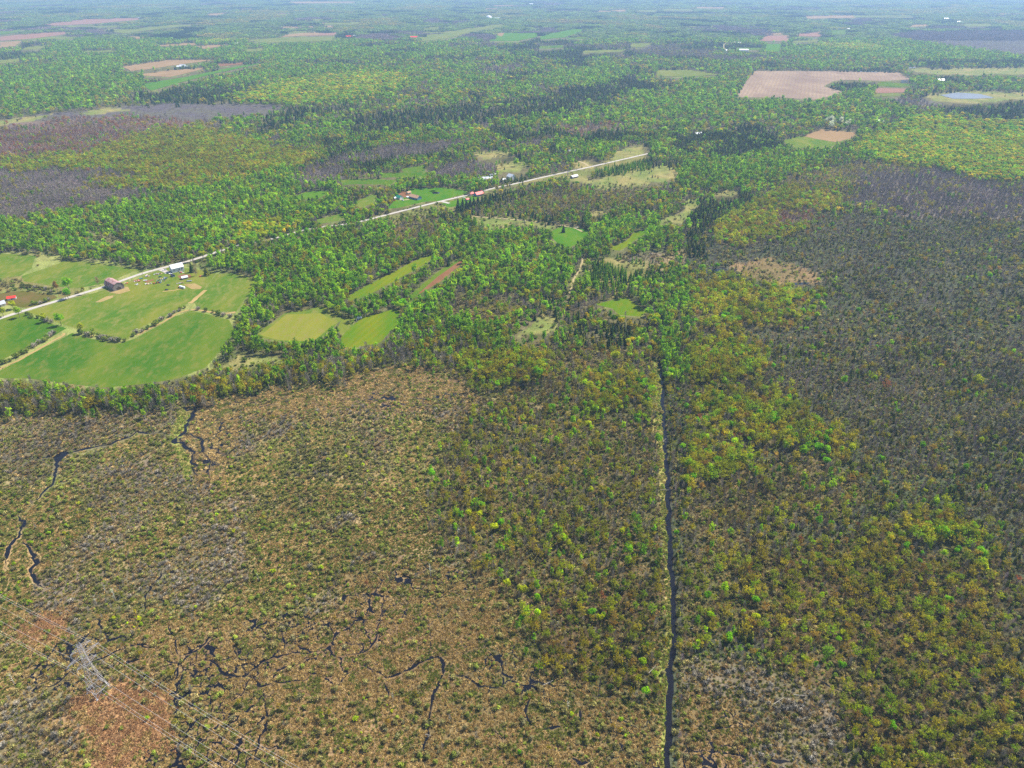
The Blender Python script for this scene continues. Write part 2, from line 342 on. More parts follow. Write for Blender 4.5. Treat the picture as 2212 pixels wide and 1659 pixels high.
def sheet(name, pts, mat, z=0.05, amp=None, block=True, kind='structure', zk='G'):
    SHEET[0] += 1
    P = [G(*p) for p in pts]
    dist = sum(p.length for p in P)/len(P)
    P = wobble(P, max(3.0, dist*0.006), (0.0018*dist if amp is None else amp), SHEET[0])
    zz = z*max(1.0, dist/1200.0)+0.004*(SHEET[0] % 7)
    me = mesh_from(name, [(p.x, p.y, zz) for p in P], [tuple(range(len(P)))], [mat])
    if me.polygons[0].normal.z < 0: me.flip_normals()
    o = obj(name, me); tag(o, kind=kind)
    if block: paint(ZR, pts, ZI['W' if name == 'pond' else 'G'])
    return o
def ribbon(name, pts, width, mat, z=0.08, jit=0.0, smooth=6.0, block=0.0, kind='structure', taper=False, hide=None):
    P = [G(*p) for p in pts]; Q = [P[0]]
    for a, b_ in zip(P[:-1], P[1:]):
        k = max(1, int((b_-a).length/smooth))
        for j in range(1, k+1): Q.append(a+(b_-a)*(j/k))
    for _ in range(2): Q = [Q[0]]+[(Q[i-1]+Q[i]*2+Q[i+1])/4 for i in range(1, len(Q)-1)]+[Q[-1]]
    if jit:
        for i, q in enumerate(Q):
            q.x += (float(fbm(np.array(q.x/7.0), np.array(q.y/7.0), 5))-0.5)*jit*3; q.y += (float(fbm(np.array(q.x/7.0), np.array(q.y/7.0), 9))-0.5)*jit*3
    V = []; Fc = []; L_ = []; R_ = []
    for i, q in enumerate(Q):
        d = (Q[min(i+1, len(Q)-1)]-Q[max(i-1, 0)]).normalized(); n = Vector((-d.y, d.x, 0))
        w = width*(1+(jit/width)*(float(vn(np.array(i*0.9), np.array(len(Q)*1.0), 3))-0.5)*1.2)/2
        if taper: w *= max(0.15, min(1, 4.0*min(i, len(Q)-1-i)/len(Q)))
        V += [(q.x+n.x*w, q.y+n.y*w, z), (q.x-n.x*w, q.y-n.y*w, z)]
        bw = w+block; a1 = proj(q.x+n.x*bw, q.y+n.y*bw); a2 = proj(q.x-n.x*bw, q.y-n.y*bw); L_.append(a1[:2]); R_.append(a2[:2])
        if i: Fc.append((2*i-2, 2*i-1, 2*i+1, 2*i))
    me = mesh_from(name, V, Fc, [mat])
    if me.polygons[0].normal.z < 0: me.flip_normals()
    o = obj(name, me); tag(o, kind=kind)
    if hide:
        for i in range(len(L_)-1): paint(ZR, [L_[i], L_[i+1], R_[i+1], R_[i]], ZI['I' if hide[0] < L_[i][0] < hide[1] else 'G'])
    else: paint(ZR, L_+R_[::-1], ZI['W' if name in ('stream', 'ditch') else 'G'])
    return o
GR, GRB, DRY = (84, 128, 42), (112, 142, 58), (160, 152, 88)
F_lush = fieldmat((72,124,32), (112,138,52), (140,144,76), dry=0.55)
F_past = fieldmat((82,130,42), (138,148,70), (172,162,98), 0.016, dry=0.65, stripe=(0.9, 11, 0.14, (120,140,60)))
F_vivid = fieldmat((92,140,22), (134,150,26), (148,136,40), dry=0.5, stripe=(0.35, 9, 0.25, (70,120,30)))
F_stub = fieldmat((168,142,128), (204,178,154), (164,164,104), 0.008, dry=0.6, stripe=(0.36, 14, 0.4, (146,122,112)))
F_tan = fieldmat((176,146,108), (190,160,120), (150,140,90), dry=0.4)
F_pink = fieldmat((186,140,120), (170,132,116), (200,160,140), dry=0.4, stripe=(0.3, 30, 0.3, (150,116,100)))
F_lawn = fieldmat((72,136,30), (100,146,44), (140,146,70), 0.03, dry=0.35)
F_soil = fieldmat((150,106,78), (168,124,92), (120,110,60), 0.05, dry=0.3)
F_dry = fieldmat((190,168,112), (206,184,130), (150,140,80), 0.06, dry=0.5)
F_dull = fieldmat((110,134,70), (136,146,86), (164,156,106), dry=0.5)
S = lambda nm, n, pts, mat, **k: sheet(nm, [dsp(n, p) for p in pts], mat, **k)
# far fields
for pts, mt in [
    ([(85,54),(180,42),(300,38),(302,43),(200,52),(120,56)], F_pink), ([(0,80),(43,75),(143,68),(140,75),(67,84),(0,89)], F_pink),
    ([(0,91),(47,89),(33,100),(0,104)], F_tan), ([(0,68),(50,63),(35,71),(0,76)], F_lush), ([(263,144),(360,130),(470,129),(380,141),(320,150),(283,154)], F_tan),
    ([(310,160),(367,152),(450,146),(410,157),(367,167),(310,164)], F_tan), ([(470,138),(530,135),(520,140),(473,144)], F_soil),
    ([(313,180),(400,167),(480,150),(550,137),(566,137),(447,163),(377,182),(327,196),(313,188)], F_lawn),
    ([(273,79),(333,81),(333,84),(273,84)], F_tan), ([(333,98),(420,92),(424,97),(350,101)], F_tan), ([(417,100),(480,96),(500,97),(443,106)], F_tan),
    ([(527,87),(593,82),(727,79),(727,89),(567,93)], F_dull), ([(617,75),(687,69),(690,76),(600,81)], F_tan), ([(240,68),(367,54),(437,54),(350,62),(267,73)], F_dull),
    ([(433,31),(493,27),(467,34)], F_tan), ([(623,4),(770,2),(770,6),(640,8)], F_tan), ([(0,130),(45,125),(40,133),(0,138)], F_dull),
    ([(904,80),(987,65),(1070,53),(1104,53),(1020,68),(970,83),(914,90)], F_dull), ([(1080,71),(1164,71),(1160,80),(1114,89),(1054,89)], F_lawn),
    ([(1167,77),(1237,63),(1270,63),(1220,81),(1167,86)], F_lawn), ([(1221,82),(1271,78),(1270,83),(1230,86)], F_lush), ([(1060,73),(1090,71),(1084,79)], F_tan),
    ([(1735,35),(1888,32),(1842,39),(1738,41)], F_tan), ([(1840,34),(1890,32),(1985,33),(1975,36),(1850,38)], F_dull),
    ([(1638,89),(1655,77),(1705,77),(1701,89)], F_pink), ([(1652,73),(1705,71),(1705,75),(1652,76)], F_tan), ([(1718,74),(1775,69),(1774,80),(1716,78)], F_pink),
    ([(1655,95),(1688,95),(1683,112),(1650,111)], F_lawn), ([(1588,103),(1645,102),(1641,108),(1590,109)], F_lush), ([(1785,66),(1835,63),(1830,75),(1790,76)], F_lush),
    ([(2080,52),(2140,51),(2145,58),(2085,57)], F_dull), ([(1420,152),(1480,150),(1560,161),(1480,167),(1417,164)], F_dull),
    ([(1365,93),(1410,94),(1385,103),(1360,101)], F_dull), ([(1890,190),(1958,192),(1950,200),(1889,202)], F_pink), ([(1888,203),(1935,201),(1950,207),(1886,210)], F_dull),
    ([(1901,177),(1980,183),(1941,189),(1900,186)], F_lush), ([(1502,14),(1570,15),(1560,19),(1500,18)], F_tan), ([(1370,22),(1490,18),(1500,22),(1380,25)], F_dull)]:
    sheet('field', pts, mt, z=0.3)
_r = random.Random(4)
for _ in range(30):
    x0 = _r.uniform(-40, 2150); y0 = _r.uniform(9, 112); w_ = _r.uniform(35, 130); h_ = _r.uniform(1.5, 4.2)*(0.5+y0/80); sk = _r.uniform(-6, 26)
    sheet('field', [(x0, y0), (x0+w_*.95, y0-h_*.5+_r.uniform(-1, 1)), (x0+w_-sk, y0+h_*.55), (x0-sk, y0+h_)], _r.choice([F_dull, F_dull, F_tan, F_lush, F_pink]), z=0.22)
S('field', 3, [(465,460),(1000,462),(1400,470),(1480,515),(1300,526),(1060,518),(980,525),(915,560),(1040,597),(980,620),(850,648),(620,632),(345,632),(400,545)], F_stub, z=0.2)
S('field', 3, [(780,882),(900,838),(1135,860),(1080,900),(1000,922),(860,900)], F_tan, z=0.15)
S('field', 3, [(640,912),(760,880),(870,902),(1005,926),(960,952),(740,962)], F_past, z=0.15)
S('field', 2, [(0,1165),(150,1158),(360,1168),(310,1200),(100,1192),(0,1202)], F_lush)
S('field', 2, [(395,1092),(540,1066),(545,1112),(400,1118)], F_lush); S('field', 2, [(255,1122),(560,1115),(560,1142),(260,1152)], F_lush)
S('field', 2, [(445,1222),(650,1213),(800,1233),(825,1250),(640,1300),(520,1310),(380,1345),(300,1352),(350,1290),(400,1250)], F_lawn)
S('field', 2, [(640,1322),(870,1266),(905,1282),(770,1332),(700,1342)], F_lawn)
S('field', 2, [(85,1312),(200,1258),(232,1263),(200,1322),(120,1348)], F_past)
S('field', 2, [(1360,1500),(1430,1463),(1500,1468),(1585,1488),(1612,1510),(1560,1560),(1480,1604),(1420,1592),(1370,1550)], F_lawn)
S('field', 2, [(1728,1612),(1830,1570),(1900,1500),(1982,1488),(1965,1520),(1900,1560),(1850,1602),(1800,1624)], F_vivid)
S('field', 1, [(1900,1277),(2000,1240),(2145,1233),(2080,1280),(1960,1294)], F_lawn)
S('field', 1, [(2040,1425),(2212,1385),(2240,1400),(2212,1430),(2080,1450)], F_past)
S('field', 5, [(30,272),(150,200),(420,60),(520,10),(600,-5),(560,40),(330,170),(200,240),(60,292)], F_vivid)
S('field', 5, [(440,262),(600,120),(760,20),(800,10),(775,60),(640,172),(520,242),(462,278)], F_lush)
S('field', 5, [(478,262),(620,138),(750,45),(795,18),(770,60),(640,168),(520,238)], F_soil, z=0.09, amp=0.5)
S('field', 5, [(0,520),(130,400),(340,345),(382,360),(352,460),(250,560),(100,592),(-20,592)], F_vivid)
S('field', 5, [(0,400),(90,402),(60,470),(0,512),(-30,480)], F_past)
S('field', 5, [(1640,312),(1780,280),(1845,268),(1982,360),(1940,392),(1800,382),(1755,340)], F_vivid)
S('field', 4, [(-60,-20),(235,0),(200,80),(130,130),(-60,155)], F_past); S('field', 4, [(140,132),(250,95),(420,33),(560,38),(720,63),(935,90),(860,102),(690,172),(600,192),(480,212),(270,182),(150,165)], F_past)
S('field', 4, [(-60,250),(140,225),(350,255),(372,270),(250,320),(170,335),(-60,305)], fieldmat((108,112,58),(140,118,78),(92,110,46),0.05,dry=0.6))
S('field', 4, [(-60,415),(150,372),(430,470),(330,522),(-60,705)], F_lush)
S('field', 4, [(170,362),(470,277),(720,210),(1000,105),(1110,72),(1240,82),(1400,112),(1335,202),(1240,290),(1160,342),(880,482),(830,542),(700,522),(550,492),(440,452),(300,402)], F_past)
S('field', 4, [(1245,282),(1335,208),(1405,118),(1500,113),(1665,150),(1612,250),(1530,362),(1400,362),(1290,342)], F_past)
S('field', 4, [(-60,775),(0,742),(470,498),(550,530),(780,567),(880,532),(1140,390),(1240,355),(1480,412),(1525,480),(1450,590),(1330,722),(1150,792),(900,835),(650,855),(500,835),(200,795),(-60,790)], fieldmat((70,122,34),(120,142,56),(156,150,80),0.013,dry=0.6,stripe=(0.75,13,0.16,(90,124,50))))
S('field', 4, [(1655,512),(1850,368),(2100,328),(2215,412),(2150,472),(2030,568),(1800,552),(1700,532)], F_past)
S('field', 4, [(1690,512),(1860,378),(2080,372),(2190,430),(2120,480),(2020,558),(1800,545)], fieldmat((138,150,70),(158,160,86),(168,152,100),0.02,dry=0.5), z=0.09)
# farm yard patches
S('garden', 4, [(690,225),(740,205),(830,200),(845,225),(770,248),(720,240)], F_dry, z=0.10, amp=1.0)
S('garden', 4, [(1190,185),(1260,178),(1310,200),(1300,215),(1240,215)], F_dry, z=0.10, amp=1.0)
S('garden', 4, [(615,300),(690,262),(735,255),(730,270),(650,300)], F_dry, z=0.10, amp=1.0)
S('garden', 4, [(1150,130),(1190,118),(1235,122),(1240,140),(1170,150)], F_soil, z=0.10, amp=0.6)
S('garden', 4, [(935,165),(990,150),(1000,157),(950,172)], F_soil, z=0.11, amp=0.4)
S('garden', 2, [(365,1262),(395,1240),(430,1245),(450,1262),(420,1280),(375,1282)], F_soil, z=0.10, amp=0.8)
# dry margins between fields
M_MARG = fieldmat((202,176,118), (216,190,132), (160,150,84), 0.08, dry=0.45)
for n, pts, w in [(4, [(-40,752),(0,735),(200,632),(330,560),(425,498)], 3.5), (4, [(880,520),(960,470),(1060,425),(1150,370),(1225,350)], 3.5), (4, [(1230,305),(1270,270),(1330,222)], 6),
                  (4, [(1240,345),(1350,360),(1450,378),(1520,365)], 4), (4, [(1050,232),(1200,210)], 2)]:
    ribbon('path', [dsp(n, p) for p in pts], w, M_MARG, z=0.115, jit=2.0)
# roads
M_ROAD = plain('gravel_road', (164, 156, 147), 0.95, noise=0.08, nscale=0.25)
M_TRACK = plain('dirt_track', (150, 134, 96), 0.95, noise=0.15, nscale=0.3)
road = [(-60, 712)]+[dsp(4, p) for p in [(0,402),(60,385),(170,350),(470,262),(700,192),(950,102),(1110,65),(1200,40),(1300,10)]]+[dsp(1, p) for p in [(1500,1600),(1800,1540),(2000,1480)]]+[dsp(2, p) for p in [(60,1450),(190,1420),(300,1390),(640,1305),(880,1250),(1000,1215),(1130,1190),(1300,1150),(1620,1080),(1990,995)]]
ribbon('road', road, 7.0, M_ROAD, z=0.14, smooth=12, block=2.5, hide=(455, 780))
RP = [G(*p) for p in road]
ribbon('driveway', [dsp(4, p) for p in [(1040,88),(1075,98),(1090,112)]], 7, M_ROAD, z=0.12)
ribbon('driveway', [dsp(2, p) for p in [(650,1305),(700,1318)]], 7, M_ROAD, z=0.12); ribbon('driveway', [dsp(2, p) for p in [(1600,1075),(1570,1055),(1530,1042)]], 6, M_TRACK, z=0.12)
ribbon('driveway', [dsp(2, p) for p in [(350,1285),(400,1300),(440,1290)]], 5, M_TRACK, z=0.13)
ribbon('path', [dsp(2, p) for p in [(840,1402),(1000,1412),(1180,1428),(1400,1455),(1520,1480),(1560,1500)]], 4, M_TRACK, z=0.1, jit=1)
ribbon('path', [dsp(5, p) for p in [(1570,0),(1545,90),(1505,150),(1480,250)]], 2.4, M_TRACK, z=0.1, jit=1)
ribbon('road', [(83,128),(200,115),(300,104)], 9, M_TRACK, z=0.4, smooth=60); ribbon('road', [(1570,112),(1560,97),(1578,90),(1650,75),(1800,66)], 10, M_TRACK, z=0.4, smooth=60)
# water
def chan(n, pts, w): ribbon('stream', [dsp(n, p) for p in pts], w*0.62, M_WATER, z=0.085, jit=w*0.8, smooth=2.5, taper=True, block=0.35 if w < 3.4 else 1.3)
for n, pts, w in [
    (4, [(1205,925),(1200,985),(1250,1010),(1230,1060),(1190,1110),(1180,1150),(1140,1170),(1150,1210),(1220,1250),(1240,1290),(1250,1340),(1240,1380),(1260,1435)], 5.5),
    (4, [(1200,980),(1280,985),(1360,965)], 3), (4, [(1180,1150),(1270,1170),(1310,1205),(1312,1260),(1250,1300)], 3.4), (4, [(1310,1200),(1380,1180),(1430,1130),(1450,1070),(1540,1040),(1540,1000)], 2.8),
    (4, [(1340,980),(1400,1030),(1450,1070)], 1.6), (4, [(1312,1260),(1370,1330),(1350,1400),(1372,1455)], 2.2), (4, [(1250,1060),(1350,1062),(1450,1066)], 1.6), (4, [(1630,995),(1740,970),(1775,938)], 1.8),
    (4, [(1140,1160),(1020,1150),(900,1130),(840,1170),(740,1210),(600,1240),(450,1275),(380,1290),(360,1330),(370,1400),(350,1480),(270,1530),(210,1600),(165,1660)], 4.2),
    (4, [(380,1292),(300,1312),(215,1315)], 2.4), (4, [(150,1240),(160,1310)], 1.6), (4, [(910,1130),(905,1060)], 1.3), (4, [(1250,1390),(1330,1390),(1370,1380)], 1.4), (4, [(370,1470),(450,1460)], 1.5),
    (7, [(135,0),(150,130),(80,200),(45,260),(50,375)], 3.6), (7, [(150,180),(200,220),(222,290),(210,380),(230,460),(312,505)], 3.6), (7, [(1045,365),(1060,420),(960,490),(945,560),(945,665)], 2.6), (7, [(1060,405),(1150,380)], 1.5),
    (7, [(600,730),(560,810),(470,890),(445,930)], 2.4), (7, [(240,1145),(370,1110),(470,1020),(600,970),(700,940),(790,880),(860,860),(1000,880),(1055,905)], 2.3), (7, [(440,895),(500,1000),(470,1025)], 2.4),
    (7, [(720,790),(690,800)], 2), (7, [(1100,715),(1100,800),(1150,860),(1160,930)], 2.0), (7, [(1395,755),(1350,850),(1280,910),(1165,932)], 2.2), (7, [(1240,985),(1330,960),(1400,1000),(1500,1070),(1610,1070),(1620,1010),(1700,960),(1830,920),(2000,915),(2090,900)], 2.6),
    (7, [(1610,1070),(1710,1120),(1820,1100),(1965,1080)], 2.4), (7, [(1710,1120),(1710,1220),(1740,1330),(1690,1470),(1640,1560),(1580,1660)], 2.0), (7, [(1830,920),(1850,830),(1800,760)], 1.8), (7, [(1070,1115),(1150,1070),(1170,930)], 1.6), (7, [(1510,870),(1530,940)], 1.3), (7, [(1280,910),(1270,975)], 1.4),
    (8, [(305,505),(260,600),(240,760),(190,870),(120,930),(0,930)], 1.5), (8, [(120,930),(180,1030),(330,1065),(450,1030),(570,930),(640,950),(670,1010),(650,1080),(600,1200),(560,1280),(550,1450),(560,1700)], 2.8),
    (8, [(960,950),(960,1040)], 1.5), (8, [(1225,1165),(1200,1350),(1262,1392)], 2.3), (8, [(1615,1190),(1750,1190)], 1.8), (8, [(1670,1190),(1670,1075)], 1.4), (8, [(1540,1270),(1550,1375)], 1.7), (8, [(290,1105),(300,1205)], 1.4),
    (8, [(660,1080),(800,1060),(900,1130),(1040,1145)], 2.2), (8, [(570,930),(575,800),(560,700)], 1.2), (8, [(1480,1590),(1560,1640),(1640,1600)], 3.0), (8, [(1310,1410),(1440,1400)], 2.2),(8, [(640,60),(700,110),(830,130)], 1.6), (8, [(1060,390),(1110,480)], 1.4),
    (9, [(180,1420),(260,1390),(330,1380)], 2.6), (9, [(590,1270),(610,1310)], 3), (9, [(1010,1550),(1050,1510)], 3), (9, [(560,1600),(700,1620)], 2.5), (9, [(860,1080),(1050,1180),(1070,1120)], 1.5)]:
    chan(n, pts, w)
M_POOL = M_WATER
for n, pts in [(4, [(345,1305),(385,1268),(455,1268),(435,1290),(385,1335),(358,1332)]), (4, [(1185,920),(1215,922),(1215,950),(1188,950)]), (7, [(450,885),(490,878),(470,920),(450,920)])]:
    S('pond', n, pts, M_POOL, z=0.075, amp=1.2)
S('pond', 2, [(585,1247),(605,1241),(640,1247),(630,1256),(595,1257)], M_POOL, z=0.12, amp=0.6)
M_LAKE = plain('lake_water', (84, 92, 104), 0.55, noise=0.08, nscale=0.02, spec=0.25)
S('lake', 3, [(1670,616),(1780,600),(1930,610),(2020,634),(1900,641),(1750,641)], M_LAKE, z=0.25)
S('pond', 3, [(1455,437),(1500,434),(1515,441),(1465,444)], M_LAKE, z=0.25); S('pond', 3, [(1130,463),(1270,467),(1260,470),(1130,466)], M_LAKE, z=0.3)
S('pond', 6, [(135,95),(270,80),(300,95),(180,112),(140,118)], M_POOL, z=0.08, amp=1.5); S('pond', 6, [(640,185),(720,172),(830,172),(800,185),(660,193)], M_POOL, z=0.08, amp=1.5)
ribbon('ditch', ditch, 3.7, M_WATER, z=0.07, jit=1.5, smooth=4, block=0.4)

# ------------------------------------------------------------------ ground sheet
CRK = 1.0
def hsh(a_, b_, k):
    n = (a_*374761393+b_*668265263+k*1442695041) & 0xffffffff; n = ((n ^ (n >> 13))*1274126177) & 0xffffffff
    return ((n ^ (n >> 16)) & 0xffff)/65535.0
def border(X, Y, c, k):
    gx = np.floor(X/c).astype(np.int64); gy = np.floor(Y/c).astype(np.int64); f1 = np.full(X.shape, 1e9); f2 = f1.copy()
    for i in (-1, 0, 1):
        for j in (-1, 0, 1):
            d = np.hypot((gx+i+hsh(gx+i, gy+j, k))*c-X, (gy+j+hsh(gx+i, gy+j, k+1))*c-Y)
            f2 = np.minimum(f2, np.maximum(d, f1)); f1 = np.minimum(f1, d)
    return (f2-f1)*0.5
def crack(X, Y):
    """distance to the nearest wet crack over its half width: below 1 is water"""
    wx = X+(fbm(X/6, Y/6, 61)-.5)*7; wy = Y+(fbm(X/6, Y/6, 62)-.5)*7
    wet = np.clip((fbm(X/70, Y/70, 65)-0.33)*3.2, 0, 1.1)
    a_ = border(wx, wy, 19.0, 63)/np.maximum(0.58*wet*(0.35+1.1*vn(X/9, Y/9, 66)), 1e-3)
    b_ = border(wx, wy, 7.5, 67)/np.maximum(0.36*np.clip(wet-0.3, 0, .8), 1e-3)
    return np.minimum(a_, b_)
GC = {'A': ((84,92,50), (104,98,66)), 'M': ((104,92,62), (92,96,50)), 'B': ((112,102,94), (100,96,82)), 'C': ((62,64,42), (84,76,52)), 'Y': ((84,92,44), (96,96,50)),
      'S': ((150,130,92), (116,114,72)), 'T': ((116,94,68), (92,84,56)), 'R': ((170,132,92), (150,116,78)), 'D': ((80,80,64), (74,80,56)), 'O': ((144,132,82), (112,122,62)), 'P': ((120,110,64), (92,96,50)),
      'X': ((92,90,56), (106,98,70)), 'F': ((92,92,58), (106,100,74)), 'K': ((170,152,92), (128,138,62)), 'G': ((120,120,70), (112,124,62)), 'V': ((118,98,86), (104,94,74)), 'Q': ((92,84,86), (96,92,78)),
      'W': ((66,56,42), (52,48,34)), 'U': ((96,92,60), (84,88,52)), 'I': ((110,110,66), (100,108,58)), 'BR': ((122,108,88), (104,98,72)), 'OP': ((158,132,90), (120,112,68)), 'H': ((116,132,62), (142,142,82)), 'L': ((128,118,70), (108,112,60)), 'E': ((104,92,64), (88,86,54)), 'N': ((86,72,52), (76,72,44)), 'J': ((134,110,78), (108,98,62))}
GA = np.array([lin(GC[k][0]) for k in ZN]); GB = np.array([lin(GC[k][1]) for k in ZN])
def zone_at(X, Y, jit=7.0, dith=None):
    px, py, dep = proj(X, Y)
    s1 = 14.0+dep*0.02
    nr = np.clip(1500/dep, 0.12, 2.6)
    px = px+((fbm(X/s1, Y/s1, 21)-0.5)*3.2+(fbm(X/s1/4, Y/s1/4, 23)-0.5)*6)*jit; py = py+((fbm(X/s1, Y/s1, 22)-0.5)*1.6+(fbm(X/s1/4, Y/s1/4, 24)-0.5)*4)*jit*nr
    if dith is not None: px = px+dith.normal(0, 9, len(px)); py = py+dith.normal(0, 5, len(px))*nr
    ix = np.clip((px/2).astype(int), 0, SW_-1); iy = np.clip((py/2).astype(int), 0, SH_-1)
    return ZR[iy, ix]
def zone_exact(X, Y):
    px, py, dep = proj(X, Y)
    return ZR[np.clip((py/2).astype(int), 0, SH_-1), np.clip((px/2).astype(int), 0, SW_-1)]
fine = np.radians(np.linspace(-43, 43, 640)); coarse = np.radians(np.linspace(43, 317, 60)[1:-1]); ANG = np.concatenate([fine, coarse]); NA = len(ANG)
RAD = np.concatenate([np.linspace(40, 200, 5)[:-1], np.geomspace(200, 30000, 400), [45000, 70000]]); NR = len(RAD)
aa, rr = np.meshgrid(ANG, RAD); GX = (np.sin(aa)*rr).ravel(); GY = (np.cos(aa)*rr).ravel()
me = bpy.data.meshes.new('ground')
nv = GX.size+1; co = np.zeros((nv, 3), np.float32); co[:-1, 0] = GX; co[:-1, 1] = GY
i0 = (np.arange(NR-1)[:, None]*NA+np.arange(NA)[None, :]).ravel(); nx = np.roll(np.arange(NA), -1)
i1 = (np.arange(NR-1)[:, None]*NA+nx[None, :]).ravel()
quads = np.stack([i0, i0+NA, i1+NA, i1], 1); tri = np.stack([np.arange(NA), nx, np.full(NA, nv-1)], 1)
me.vertices.add(nv); me.vertices.foreach_set('co', co.ravel())
loops = np.concatenate([quads.ravel(), tri.ravel()]).astype(np.int32); me.loops.add(len(loops)); me.loops.foreach_set('vertex_index', loops)
me.polygons.add(len(quads)+len(tri)); st = np.concatenate([np.arange(len(quads))*4, len(quads)*4+np.arange(len(tri))*3]).astype(np.int32); me.polygons.foreach_set('loop_start', st)
me.update(calc_edges=True)
front = np.maximum(GY, 60.0); gxx = np.where(GY > 60, GX, np.clip(GX, -400, 400)); zi = zone_at(gxx, front); zie = zone_exact(gxx, front); zi = np.where(np.isin(zi, [ZI['G'], ZI['W']]) | (zie == ZI['K']), zie, zi); _m = zi == ZI['S']; _n = fbm(GX/46, GY/46, 81); zi = np.where(_m & (_n < .44), ZI['BR'], np.where(_m & (_n > .57), ZI['OP'], zi))
mixf = np.clip((fbm(GX/40, GY/40, 3)-0.3)*2.5, 0, 1)[:, None]
gc = GA[zi]*(1-mixf)+GB[zi]*mixf
att = me.attributes.new('soil', 'FLOAT_COLOR', 'POINT'); full = np.ones((nv, 4), np.float32); full[:-1, :3] = gc; full[-1, :3] = gc[0]; att.data.foreach_set('color', full.ravel())
M_GROUND, t = newmat('forest_floor'); N = t.nodes; L = t.links
a = N.new('ShaderNodeAttribute'); a.attribute_name = 'soil'; g = N.new('ShaderNodeNewGeometry')
n1 = N.new('ShaderNodeTexNoise'); n1.inputs['Scale'].default_value = 0.55; n1.inputs['Detail'].default_value = 5; n1.inputs['Roughness'].default_value = 0.75
n2 = N.new('ShaderNodeTexNoise'); n2.inputs['Scale'].default_value = 0.06; n2.inputs['Detail'].default_value = 4
L.new(g.outputs['Position'], n1.inputs['Vector']); L.new(g.outputs['Position'], n2.inputs['Vector'])
r1 = N.new('ShaderNodeMapRange'); r1.inputs['From Min'].default_value = 0.32; r1.inputs['From Max'].default_value = 0.68; r1.inputs['To Min'].default_value = 0.35; r1.inputs['To Max'].default_value = 1.35; L.new(n1.outputs['Fac'], r1.inputs['Value'])
r2 = N.new('ShaderNodeMapRange'); r2.inputs['From Min'].default_value = 0.3; r2.inputs['From Max'].default_value = 0.7; r2.inputs['To Min'].default_value = 0.75; r2.inputs['To Max'].default_value = 1.2; L.new(n2.outputs['Fac'], r2.inputs['Value'])
m1 = N.new('ShaderNodeMath'); m1.operation = 'MULTIPLY'; L.new(r1.outputs[0], m1.inputs[0]); L.new(r2.outputs[0], m1.inputs[1])
mx = N.new('ShaderNodeMix'); mx.data_type = 'RGBA'; mx.blend_type = 'MULTIPLY'; mx.inputs['Factor'].default_value = 1; L.new(a.outputs['Color'], mx.inputs['A']); L.new(m1.outputs[0], mx.inputs['B'])
d = N.new('ShaderNodeBsdfDiffuse'); o = N.new('ShaderNodeOutputMaterial'); L.new(mx.outputs['Result'], d.inputs[0]); L.new(d.outputs[0], o.inputs[0])
me.materials.append(M_GROUND); ground = obj('ground', me); tag(ground, kind='structure')

cs = 0.5; cx, cyy = np.meshgrid(np.arange(-480, 480, cs), np.arange(225, 640, cs)); cx = cx.ravel(); cyy = cyy.ravel()
pxx, pyy, dpp = proj(cx, cyy); okc = (pxx > -80) & (pxx < 2290); cx = cx[okc]; cyy = cyy[okc]; zc = zone_exact(cx, cyy); okc = np.isin(zc, [ZI[k_] for k_ in 'TJ']); cx = cx[okc]; cyy = cyy[okc]; okc = crack(cx, cyy) < CRK; cx = cx[okc]; cyy = cyy[okc]
rg = np.random.default_rng(3); n = len(cx); V = np.zeros((n, 4, 3)); hsz = cs*0.5
for j, (a_, b_) in enumerate(((-1, -1), (1, -1), (1, 1), (-1, 1))):
    V[:, j, 0] = cx+a_*hsz*rg.uniform(.95, 1.25, n); V[:, j, 1] = cyy+b_*hsz*rg.uniform(.95, 1.25, n)
V[:, :, 2] = (0.05+0.012*rg.random(n))[:, None]
tag(obj('marsh_water', mesh_from('marsh_water', V.reshape(-1, 3), [(4*i, 4*i+1, 4*i+2, 4*i+3) for i in range(n)], [M_WATER])), kind='structure'); print('CRACKS', n)

# ------------------------------------------------------------------ haze: one closed box of pale air
M_HAZE, t = newmat('haze_air')
pv = t.nodes.new('ShaderNodeVolumePrincipled'); pv.inputs['Color'].default_value = (0.44, 0.66, 1.0, 1); pv.inputs['Density'].default_value = 0.000062; pv.inputs['Anisotropy'].default_value = 0.15
o = t.nodes.new('ShaderNodeOutputMaterial'); t.links.new(pv.outputs[0], o.inputs['Volume'])
hz = MB().box(-80000, 80000, -80000, 80000, -1.0, H+8).build('haze', M_HAZE); tag(hz, kind='stuff')
hz['label'] = 'pale blue haze fading the far farmland and woods'

# ------------------------------------------------------------------ plant forms
def setshade(me, vals):
    at = me.attributes.new('shade', 'FLOAT_COLOR', 'CORNER')
    per = np.repeat(np.asarray(vals, np.float32), [p.loop_total for p in me.polygons], axis=0)
    full = np.ones((len(per), 4), np.float32); full[:, :3] = per if per.ndim == 2 else per[:, None]; at.data.foreach_set('color', full.ravel())
def quads_at(P, Nn, size, rng, asp=1.0):
    n = len(P); Nn = Nn/np.maximum(1e-6, np.linalg.norm(Nn, axis=1))[:, None]
    r = rng.normal(size=(n, 3)); u = np.cross(Nn, r); u /= np.maximum(1e-6, np.linalg.norm(u, axis=1))[:, None]; v = np.cross(Nn, u)
    s = (size*rng.uniform(0.6, 1.4, n))[:, None]*0.5
    k = rng.uniform(0.5, 1.0, (n, 1))
    V = np.stack([P-u*s-v*s*asp*k, P+u*s*k-v*s*asp, P+u*s+v*s*asp*k, P-u*s*k+v*s*asp], 1).reshape(-1, 3)
    return V, [(4*i, 4*i+1, 4*i+2, 4*i+3) for i in range(n)]
